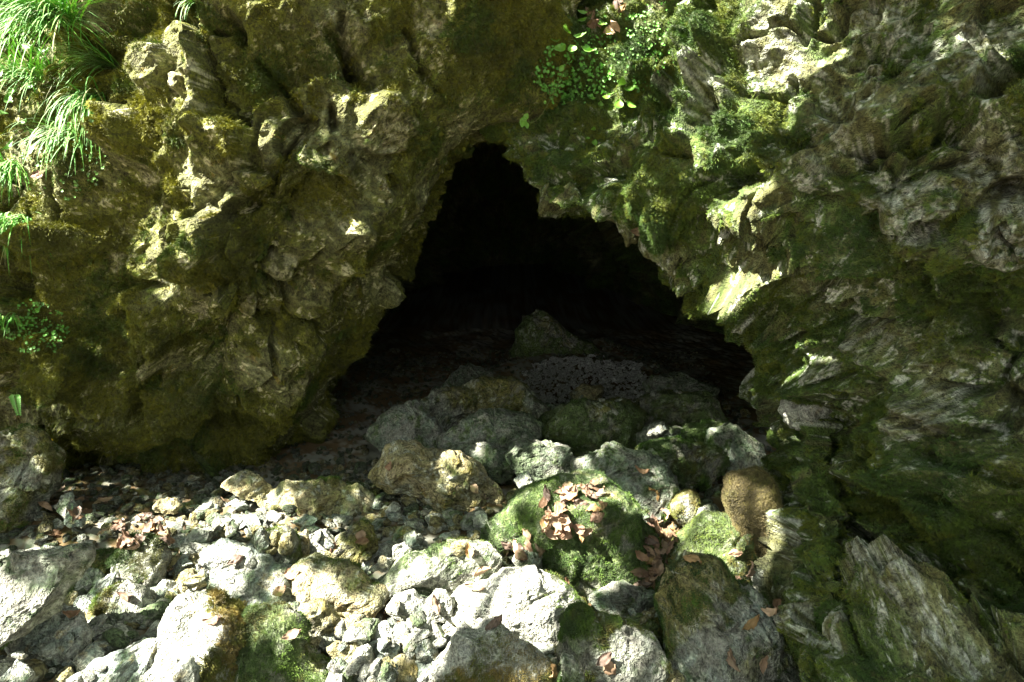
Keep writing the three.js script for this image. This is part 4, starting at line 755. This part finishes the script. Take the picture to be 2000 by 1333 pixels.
for (const [x, y, l] of [[105, 1050, 'golden brown leaf lying flat near the long grooved boulder'], [765, 912, 'lone brown leaf on the large flat boulder at the cave mouth'], [925, 955, 'crumpled brown leaf low on the large flat boulder'], [942, 975, 'brown leaf beneath the crumpled one on the flat boulder'], [440, 988, 'orange brown leaf on the white chips'], [350, 1012, 'brown leaf beside the olive cobble'], [1250, 1088, 'round tan leaf stuck to the side of the big mossy boulder'], [1105, 1138, 'tan leaf at the foot of the big mossy boulder'], [1258, 922, 'small red leaf on the slab in the shade'], [1283, 955, 'pink leaf on the shaded slab'], [1310, 1000, 'pale pink leaf at the lower edge of the shaded slab'], [1438, 1075, 'narrow pink leaf on the sunny yellow green boulder'], [1462, 1108, 'pointed pink leaf at the edge of the sunny yellow green boulder'], [1440, 1130, 'curled leaf on the flank of the sunny yellow green boulder'], [1465, 1220, 'brown leaf on the long smooth boulder by the wall'], [1425, 1285, 'orange leaf low on the long smooth boulder'], [1482, 1290, 'dark leaf near the edge of the long smooth boulder'], [1190, 1300, 'rusty leaf standing in front of the lichen spotted boulder'], [1185, 1285, 'rusty leaf leaning on the lichen spotted boulder'], [1075, 1310, 'red brown leaf beside the thin green slab'], [800, 1285, 'red brown leaf between the white chips'], [810, 1292, 'second red leaf curled between the white chips'], [970, 1220, 'tan leaf on the bright white boulder'], [1250, 450, 'pale dry leaf caught on the mossy lip of the right wall'], [80, 345, 'broad brown leaf hanging in the grass on the left bank'], [150, 1205, 'brown leaf beside the rounded pale stone'], [1505, 1185, 'pink leaf wedged between the long boulder and the wall'], [1520, 1205, 'tan leaf fallen beside the wall foot'], [920, 1080, 'tan leaf on top of the long grained boulder'], [1355, 1095, 'small pink leaf between the two right hand boulders']]) dryLeaf(x, y, l);
spread(9, 1180, 35, 60, 26, 'dry brown leaf on the plant ledge above the cleft', 'leaves on the plant ledge', 0.01);

// ------------------------------------------------------------------ plants
const grassMat = leafMat(0xffffff, 0.35, 0.6); grassMat.vertexColors = true;
function blade(root, dir, len, w, droop, r, out) {
  const { pos, idx, col } = out, n = 7, k = pos.length / 3, side = V(-dir.z, 0, dir.x).normalize().multiplyScalar(w), p = root.clone(), d = dir.clone().normalize(), t = r();
  const c = t < 0.1 ? [0.30, 0.30, 0.10] : mix([0.045, 0.24, 0.010], [0.17, 0.40, 0.03], r());
  for (let i = 0; i <= n; i++) { const f = 1 - Math.pow(i / n, 2.2); pos.push(p.x - side.x * f, p.y - side.y * f, p.z - side.z * f, p.x + side.x * f, p.y + side.y * f, p.z + side.z * f); col.push(...c, ...c); p.addScaledVector(d, len / n); d.y -= droop / n; d.normalize(); }
  for (let i = 0; i < n; i++) { const a = k + i * 2; idx.push(a, a + 1, a + 2, a + 1, a + 3, a + 2); }
}
function built(o) { const g = new THREE.BufferGeometry(); g.setAttribute('position', new THREE.Float32BufferAttribute(o.pos, 3)); g.setAttribute('color', new THREE.Float32BufferAttribute(o.col, 3)); g.setIndex(o.idx); g.computeVertexNormals(); return g; }
function grass(px, py, n, len, dir, wide, label, seed, droop = 1.7, patch = 0.05) {
  const h = hit(px, py); if (!h) return;
  const r = rng(seed), o = { pos: [], idx: [], col: [] };
  for (let i = 0; i < n; i++) blade(V((r() - 0.5) * patch * 2, (r() - 0.5) * patch * 0.6, (r() - 0.5) * patch), V(dir[0] + (r() - 0.5) * wide, dir[1] + (r() - 0.5) * wide * 0.7, dir[2] + (r() - 0.5) * wide), len * (0.45 + r() * 0.7), 0.0018 + r() * 0.0018, droop * (0.3 + r() * 1.1), r, o);
  const m = new THREE.Mesh(built(o), grassMat); m.position.copy(h.point);
  thing(m, 'grass_tuft', label, 'grass');
}
grass(110, 40, 420, 0.34, [-0.2, 0.5, 0.75], 1.9, 'dense green grass tuft spilling over the top of the left bank', 401, 1.3, 0.08);
grass(40, 30, 260, 0.32, [-0.3, 0.5, 0.7], 1.9, 'ragged grass tuft at the outer top corner of the left bank', 402, 1.4, 0.08);
grass(215, 130, 150, 0.30, [-0.75, 0.45, 0.5], 1.3, 'arching pale grass tuft growing from the moss edge of the left rock', 403, 1.6, 0.04);
grass(180, 190, 130, 0.26, [-0.3, 0.1, 0.8], 1.2, 'hanging whitish grass tuft below the arching tuft', 404, 2.6, 0.05);
grass(20, 330, 130, 0.24, [0.1, 0.3, 0.8], 1.0, 'thin wiry grass tuft on the lower left bank', 405, 2.0, 0.06);
grass(30, 430, 120, 0.26, [0.2, 0.1, 0.8], 1.0, 'sparse hanging grass over the dark recess', 406, 2.2, 0.06);
grass(385, 5, 14, 0.12, [-0.5, 0.2, 0.7], 0.6, 'small grass sprig hanging over the top of the left rock', 407, 2.4, 0.02);
grass(70, 150, 160, 0.30, [-0.1, 0.5, 0.7], 1.7, 'loose long grass around the broad leaved plants', 409, 1.2, 0.1);
grass(140, 260, 90, 0.24, [-0.3, 0.2, 0.8], 1.4, 'fine drooping grass in the sunlit moss of the left bank', 410, 2.2, 0.07);
grass(10, 620, 40, 0.14, [0.3, 0.3, 0.7], 0.8, 'short green grass beside the small leaved plant on the left bank', 408, 1.8, 0.05);
const broadGeo = leafGeometry(501, 0.075, 0.03, 0.5, 0.35), tinyGeo = leafGeometry(503, 0.016, 0.013, 0.3, 0.2), midGeo = leafGeometry(502, 0.034, 0.024, 0.4, 0.25);
const G1 = leafMat(new THREE.Color().setRGB(0.14, 0.30, 0.06), 0.35, 0.5), G2 = leafMat(new THREE.Color().setRGB(0.13, 0.36, 0.045), 0.4, 0.6), G3 = leafMat(new THREE.Color().setRGB(0.17, 0.38, 0.03), 0.4, 0.5), STEM = new THREE.MeshStandardMaterial({ color: new THREE.Color().setRGB(0.10, 0.12, 0.03), roughness: 0.8 });
function placeLeaf(geo, mat, p, out, upv, s, name = 'leaf') {
  const m = new THREE.Mesh(geo, mat), x = out.clone().normalize(), z = new THREE.Vector3().crossVectors(x, upv).normalize(), y = new THREE.Vector3().crossVectors(z, x);
  m.quaternion.setFromRotationMatrix(new THREE.Matrix4().makeBasis(x, y, z)); m.scale.setScalar(s); m.position.copy(p).addScaledVector(x, 0.5 * s * (geo === broadGeo ? 0.075 : geo === midGeo ? 0.034 : 0.016)); m.name = name; return m;
}
const tube = (pts, r) => new THREE.TubeGeometry(new THREE.CatmullRomCurve3(pts), 14, r, 5);
function leafyPlant(px, py, n, geo, mat, size, reach, label, seed, name = 'leafy_plant', lean = V(0, 0.4, 0.7)) {
  const h = hit(px, py); if (!h) return;
  const r = rng(seed), g = new THREE.Group(); g.position.copy(h.point);
  for (let i = 0; i < n; i++) {
    const a = i / n * 6.28 + r(), tip = V(Math.cos(a), Math.sin(a) * 0.8, 0).multiplyScalar(reach * (0.5 + r() * 0.6)).addScaledVector(lean, reach * (0.5 + r() * 0.5));
    const st = new THREE.Mesh(tube([V(0, 0, 0), tip.clone().multiplyScalar(0.5).add(V(0, 0.01, 0)), tip], 0.0012), STEM); st.name = 'stem'; g.add(st);
    g.add(placeLeaf(geo, mat, tip, V(tip.x, tip.y * 0.4 - 0.2 * reach, tip.z * 0.6), V((r() - 0.5) * 0.6, 0.8, 0.6).normalize(), size * (0.7 + r() * 0.6)));
  }
  thing(g, name, label, 'plant');
}
leafyPlant(35, 120, 7, broadGeo, G1, 1.1, 0.08, 'broad leaved plant with pale sunlit leaves in the grass', 601);
leafyPlant(20, 190, 6, broadGeo, G1, 0.9, 0.07, 'broad leaved plant in the moss below the sunlit one', 602);
leafyPlant(45, 275, 7, broadGeo, G1, 0.9, 0.08, 'bright green plant with pointed leaves over the dark recess', 603);
leafyPlant(90, 290, 4, midGeo, G1, 1.2, 0.05, 'small drooping plant beside the bright green pointed plant', 604);
leafyPlant(1112, 92, 6, midGeo, G3, 1.5, 0.045, 'seedling with rounded lime green leaves on the plant ledge', 605, 'seedling');
leafyPlant(1210, 192, 5, midGeo, G3, 1.3, 0.04, 'sprig of lime green lobed leaves below the plant ledge', 606, 'seedling');
leafyPlant(1155, 40, 4, midGeo, G3, 1.2, 0.03, 'green sprig between dry leaves at the top of the plant ledge', 607, 'seedling');
leafyPlant(1172, 195, 4, midGeo, G3, 0.9, 0.03, 'small lime sprig beside the lobed sprig under the ledge', 608, 'seedling');
leafyPlant(1160, 268, 4, tinyGeo, G3, 1.6, 0.02, 'tiny bright green sprout in the shaded moss of the right wall', 609, 'seedling');
{ // trailing vine hanging into the cleft
  const g = new THREE.Group(), pts = [[1108, 120], [1090, 165], [1072, 200], [1055, 228], [1040, 240], [1028, 236]].map(([x, y]) => at(x, y, 2.86)); g.position.copy(pts[0]);
  const st = new THREE.Mesh(tube(pts.map((p) => p.clone().sub(pts[0])), 0.0013), STEM); st.name = 'stem'; g.add(st);
  const r = rng(610);
  for (const [x, y, s] of [[1024, 228, 1.25], [1018, 236, 0.9], [1032, 222, 1.0], [1028, 238, 0.8], [1065, 196, 0.5], [1082, 160, 0.5], [1100, 128, 0.9]]) g.add(placeLeaf(midGeo, G3, at(x, y, 2.86).sub(pts[0]), V((r() - 0.5) * 2, -0.5 - r(), 0.4), V((r() - 0.5) * 0.5, 0.4, 1).normalize(), s));
  thing(g, 'trailing_vine', 'thin vine with lime green ivy leaves hanging into the dark cleft', 'vine');
}
{ // serrated leaf and yellow flower on the left bank
  const g = new THREE.Group(), a = hit(34, 728).point, b = at(98, 858, Math.min(-hit(98, 850).point.z, -hit(70, 800).point.z, -a.z) - 0.05); g.position.copy(a);
  const st = new THREE.Mesh(tube([V(0, 0, 0), b.clone().sub(a).multiplyScalar(0.5).add(V(0.02, 0.01, 0.01)), b.clone().sub(a)], 0.001), STEM); st.name = 'stem'; g.add(st);
  const petal = leafMat(new THREE.Color().setRGB(0.75, 0.52, 0.02), 0.2, 0.6), fl = new THREE.Group(); fl.name = 'flower_head'; fl.position.copy(b).sub(a);
  for (let i = 0; i < 9; i++) { const t = i / 9 * 6.283, p = placeLeaf(tinyGeo, petal, V(0, 0, 0), V(Math.cos(t) * 0.7, -0.7, Math.sin(t) * 0.7), V(0, 1, 0.2).normalize(), 0.75, 'petal'); fl.add(p); }
  g.add(fl);
  thing(g, 'yellow_flower', 'single drooping yellow flower on a thin stem over the dark recess', 'flower');
  const h = hit(38, 765); if (h) {
    const f = new THREE.Group(); f.position.copy(h.point).addScaledVector(h.normal, 0.045);
    const rib = new THREE.Mesh(tube([V(0, 0.02, 0), V(0.005, -0.03, 0.012), V(-0.003, -0.08, 0.01)], 0.0012), STEM); rib.name = 'stem'; f.add(rib);
    for (let i = 0; i < 9; i++) for (const s of [-1, 1]) f.add(placeLeaf(midGeo, G2, V(0, 0.01 - i * 0.01, 0.012), V(s, -0.5, 0.1), V(0, 0.3, 1).normalize(), 0.75 - i * 0.05, 'leaflet'));
    thing(f, 'fern', 'small hanging blue green fern leaf beside the flower stem', 'fern');
  }
}
function coverPlants(n, seed, cx, cy, rx, ry, mat, name, label, scale) {
  const r = rng(seed), im = new THREE.InstancedMesh(tinyGeo, mat, n), M = new THREE.Matrix4(), q = new THREE.Quaternion(), col = new THREE.Color();
  let k = 0, tries = 0;
  while (k < n && tries++ < n * 4) {
    const a = r() * 6.283, w = Math.sqrt(r()), px = cx + Math.cos(a) * rx * w, py = cy + Math.sin(a) * ry * w;
    if (fbm(px * 0.03, py * 0.03, seed, 2) < -0.12) continue;
    const h = hit(px, py); if (!h) continue;
    q.setFromUnitVectors(V(0, 1, 0), h.normal.clone().add(V((r() - 0.5) * 1.3, 0.5, 0.5 + (r() - 0.5) * 1.2)).normalize()).multiply(new THREE.Quaternion().setFromAxisAngle(V(0, 1, 0), r() * 6.28));
    const s = scale * (0.5 + r() * 0.8);
    im.setMatrixAt(k, M.compose(h.point.clone().addScaledVector(h.normal, 0.004 + r() * 0.02), q, V(s, s, s))); const v = 0.6 + r() * 0.8; im.setColorAt(k, col.setRGB(v, v, v * 0.9)); k++;
  }
  im.count = k;
  thing(im, name, label, 'plants', undefined, 'stuff');
}
coverPlants(330, 71, 1120, 140, 80, 60, G2, 'creeping_plants', 'mat of tiny round green leaves spreading over the plant ledge', 0.85);
coverPlants(190, 72, 1220, 100, 90, 80, G2, 'creeping_plants', 'thinner green ground cover where the ledge meets the right wall', 0.7);
coverPlants(90, 76, 1290, 70, 60, 70, G2, 'creeping_plants', 'loose small leaves under the sunlit rib of the right wall', 0.6);
coverPlants(170, 73, 1110, 180, 45, 30, G2, 'creeping_plants', 'hanging tail of small green leaves below the plant ledge', 0.7);
coverPlants(260, 74, 70, 640, 70, 50, G2, 'creeping_plants', 'patch of small green leaves above the brown moss on the left bank', 0.8);
coverPlants(160, 75, 120, 300, 90, 90, G1, 'creeping_plants', 'scattered small leaves in the mossy grass of the left bank', 0.8);

// ------------------------------------------------------------------ the tree that shades the place (above the frame), with the gaps its sun patches tell of
const patches = [
  [960, 1160, 0.10], [860, 1175, 0.10], [800, 1200, 0.09], [1010, 1150, 0.10], [900, 1230, 0.10], [760, 1230, 0.06], [1000, 1290, 0.08], [930, 1110, 0.06], [840, 1090, 0.06], [790, 1075, 0.04], [985, 1035, 0.05], [1100, 1000, 0.08], [1140, 970, 0.04], [1150, 1080, 0.055], [1220, 970, 0.03], [1390, 1065, 0.07], [1440, 1090, 0.05], [1455, 1130, 0.04], [1452, 970, 0.045], [1475, 1040, 0.045], [1290, 1040, 0.05], [1380, 1005, 0.04], [1340, 990, 0.03], [1240, 1235, 0.05], [1240, 1285, 0.05], [330, 1240, 0.08], [340, 1290, 0.07], [400, 1200, 0.05], [490, 1010, 0.06], [420, 1010, 0.06], [300, 1040, 0.05], [540, 1025, 0.05], [620, 1065, 0.04], [110, 1220, 0.05], [430, 1100, 0.05], [260, 1110, 0.05], [585, 1150, 0.04], [700, 1310, 0.09], [830, 1260, 0.09], [450, 1030, 0.05], [210, 1190, 0.07], [640, 1230, 0.09], [720, 1260, 0.10], [150, 1300, 0.06], [380, 1130, 0.06], [880, 1300, 0.09],
  [1400, 30, 0.16], [1450, 90, 0.11], [1360, 100, 0.08], [1400, 250, 0.06], [1390, 150, 0.08], [1410, 190, 0.06], [1365, 240, 0.06], [1375, 290, 0.04], [1520, 40, 0.09], [1425, 445, 0.04], [1500, 500, 0.05], [1490, 520, 0.04], [1560, 560, 0.06], [1580, 580, 0.05], [1545, 630, 0.06], [1560, 610, 0.05], [1530, 680, 0.05], [1490, 720, 0.045], [1515, 740, 0.04], [1380, 570, 0.04], [1340, 20, 0.07],
  [90, 130, 0.24], [160, 200, 0.18], [240, 80, 0.17], [260, 20, 0.14], [300, 200, 0.08], [420, 120, 0.05], [330, 330, 0.06], [560, 545, 0.04], [770, 260, 0.06], [650, 480, 0.06], [520, 300, 0.05], [470, 620, 0.05], [200, 280, 0.11], [170, 330, 0.08], [60, 50, 0.2], [120, 300, 0.1], [280, 130, 0.06], [330, 100, 0.05], [415, 210, 0.04], [410, 240, 0.04], [340, 470, 0.04], [365, 440, 0.04], [165, 520, 0.04], [155, 490, 0.04], [30, 190, 0.2], [20, 260, 0.14], [310, 540, 0.03], [1230, 60, 0.12], [1270, 100, 0.09], [1120, 90, 0.10], [1100, 40, 0.08], [1180, 130, 0.06], [1210, 192, 0.03], [1026, 230, 0.03]];
const gaps = patches.map(([x, y, r]) => { const h = hit(x, y); return h ? [h.point, r] : null; }).filter(Boolean);
{
  const tree = new THREE.Group(); tree.position.set(-4.3, 0, 0.6);
  const O = tree.position, bark = new THREE.MeshStandardMaterial({ color: new THREE.Color().setRGB(0.16, 0.15, 0.12), roughness: 0.9 });
  const limb = (pts, r0, r1, name) => {
    const c = new THREE.CatmullRomCurve3(pts.map((p) => p.clone().sub(O))), g = new THREE.TubeGeometry(c, 40, 1, 10), p = g.attributes.position, f = c.getSpacedPoints(40);
    for (let i = 0; i < p.count; i++) { const k = Math.floor(i / 11), t = k / 40, w = lerp(r0, r1, t), q = f[k]; p.setXYZ(i, q.x + (p.getX(i) - q.x) * w, q.y + (p.getY(i) - q.y) * w, q.z + (p.getZ(i) - q.z) * w); }
    g.computeVertexNormals(); const m = new THREE.Mesh(g, bark); m.name = name; tree.add(m);
  };
  const mid = V(0.0, 0.8, -2.5).addScaledVector(SUN, 4.0), A = V(SUN.y, -SUN.x, 0).normalize().negate(), B = new THREE.Vector3().crossVectors(SUN, A).normalize();
  limb([V(-4.3, -0.1, 0.6), V(-4.35, 1.6, 0.55), V(-4.2, 3.2, 0.3), V(-4.3, 5, 0.1), V(-4.1, 7, 0)], 0.17, 0.06, 'trunk');
  const r = rng(81);
  for (let i = 0; i < 7; i++) { const t = 0.35 + 0.08 * i, s = V(-4.3, 7 * t, 0.3), e = mid.clone().addScaledVector(A, (r() - 0.5) * 3.4).addScaledVector(B, (r() - 0.5) * 3.4); limb([s, s.clone().lerp(e, 0.5).add(V(0, 0.35, 0)), e], 0.035, 0.006, 'limb'); }
  const g0 = leafGeometry(701, 0.085, 0.055, 0.3, 0.25), N = 35000, im = new THREE.InstancedMesh(g0, leafMat(new THREE.Color().setRGB(0.12, 0.26, 0.03), 0.35, 0.6), N), M = new THREE.Matrix4(), q = new THREE.Quaternion(), eu = new THREE.Euler(), w = V(), col = new THREE.Color();
  let k = 0, tries = 0;
  const low = V(1.0, 0.6, -1.7);
  while (k < N && tries++ < N * 3) {
    const a = r() * 6.283, s = Math.sqrt(r()), thick = k > N - 9000, p = thick ? low.clone().addScaledVector(A, Math.cos(a) * s * 0.95).addScaledVector(B, Math.sin(a) * s * 0.95).addScaledVector(SUN, 3.3 + r() * 1.3) : mid.clone().addScaledVector(A, Math.cos(a) * s * 3.3 + 0.1).addScaledVector(B, Math.sin(a) * s * 2.7).addScaledVector(SUN, (r() + r() - 1) * 0.9);
    if (p.y < 2.2 || (p.z < -2.8 && p.y < 3.4)) continue;
    let ok = fbm(p.x * 1.3, p.y * 1.3, p.z * 1.3, 2) > -0.35;
    if (ok) for (const [c, rad] of gaps) { w.copy(p).sub(c); const t = w.dot(SUN); if (w.addScaledVector(SUN, -t).lengthSq() < (rad + 0.05) ** 2) { ok = false; break; } }
    if (!ok) continue;
    eu.set((r() - 0.5) * 1.3, r() * 6.28, (r() - 0.5) * 1.3);
    const sc = 0.8 + r() * 0.5; im.setMatrixAt(k, M.compose(p.sub(O), q.setFromEuler(eu), V(sc, sc, sc))); const v = 0.7 + r() * 0.6; im.setColorAt(k, col.setRGB(v, v, v)); k++;
  }
  im.count = k; im.name = 'crown'; im.userData = { kind: 'stuff' }; tree.add(im);
  thing(tree, 'unseen_beech_tree', 'beech tree whose leafy crown shades the gully', 'tree');
}
{ let t = 0; scene.traverse((o) => { if (o.isMesh && !o.isInstancedMesh) t += (o.geometry.index ? o.geometry.index.count : o.geometry.attributes.position.count) / 3; }); console.log('triangles', t); }
{ // unseen tree added behind the viewer to keep the low sky off the rock
  const tree = new THREE.Group(); tree.position.set(1.6, -0.05, 4.6);
  const r = rng(91), bark = new THREE.MeshStandardMaterial({ color: new THREE.Color().setRGB(0.15, 0.14, 0.11), roughness: 0.9 });
  const limb = (pts, r0, r1, name) => {
    const c = new THREE.CatmullRomCurve3(pts), g = new THREE.TubeGeometry(c, 30, 1, 9), p = g.attributes.position, f = c.getSpacedPoints(30);
    for (let i = 0; i < p.count; i++) { const k = Math.floor(i / 10), w = lerp(r0, r1, k / 30), q = f[k]; p.setXYZ(i, q.x + (p.getX(i) - q.x) * w, q.y + (p.getY(i) - q.y) * w, q.z + (p.getZ(i) - q.z) * w); }
    g.computeVertexNormals(); const m = new THREE.Mesh(g, bark); m.name = name; tree.add(m);
  };
  limb([V(0, 0, 0), V(0.1, 2.5, 0), V(-0.1, 5, -0.1), V(0, 8, 0)], 0.2, 0.07, 'trunk');
  for (let i = 0; i < 8; i++) { const y = 1.8 + i * 0.6, a = Math.PI + r() * Math.PI, l = 2 + r() * 2.2; limb([V(0, y, 0), V(Math.cos(a) * l * 0.5, y + 0.5, Math.sin(a) * l * 0.25), V(Math.cos(a) * l, y + 0.3 + r(), Math.sin(a) * l * 0.45)], 0.045, 0.008, 'limb'); }
  const N = 17000, im = new THREE.InstancedMesh(leafGeometry(702, 0.10, 0.065, 0.3, 0.25), leafMat(new THREE.Color().setRGB(0.09, 0.19, 0.025), 0.3, 0.6), N), M = new THREE.Matrix4(), q = new THREE.Quaternion(), eu = new THREE.Euler(), col = new THREE.Color();
  for (let k = 0; k < N;) {
    const x = r() * 2 - 1, y = r() * 2 - 1, z = r() * 2 - 1; if (x * x + y * y + z * z > 1) continue;
    const p = V(-1.0 + x * 5.2, 4.0 + y * 3.2, -0.6 + z * 1.7); if (fbm(p.x * 0.8, p.y * 0.8, p.z * 0.8, 2) < -0.3 || Math.hypot((p.x + 1.7) / 1.7, (p.y - 3.4) / 2.0) < 1) continue;  // opening left in the crown so skylight reaches the cave pebbles
    eu.set((r() - 0.5) * 1.6, r() * 6.28, (r() - 0.5) * 1.6); const sc = 0.9 + r() * 0.6;
    im.setMatrixAt(k, M.compose(p, q.setFromEuler(eu), V(sc, sc, sc))); const v = 0.7 + r() * 0.6; im.setColorAt(k++, col.setRGB(v, v, v));
  }
  im.name = 'crown'; im.userData = { kind: 'stuff' }; tree.add(im);
  thing(tree, 'unseen_beech_tree', 'added unseen beech tree with a wide low crown that blocks the low sky', 'tree');
}
scene.traverse((o) => { if (o.geometry?.boundsTree) o.geometry.boundsTree = undefined; });
renderer.render(scene, camera);
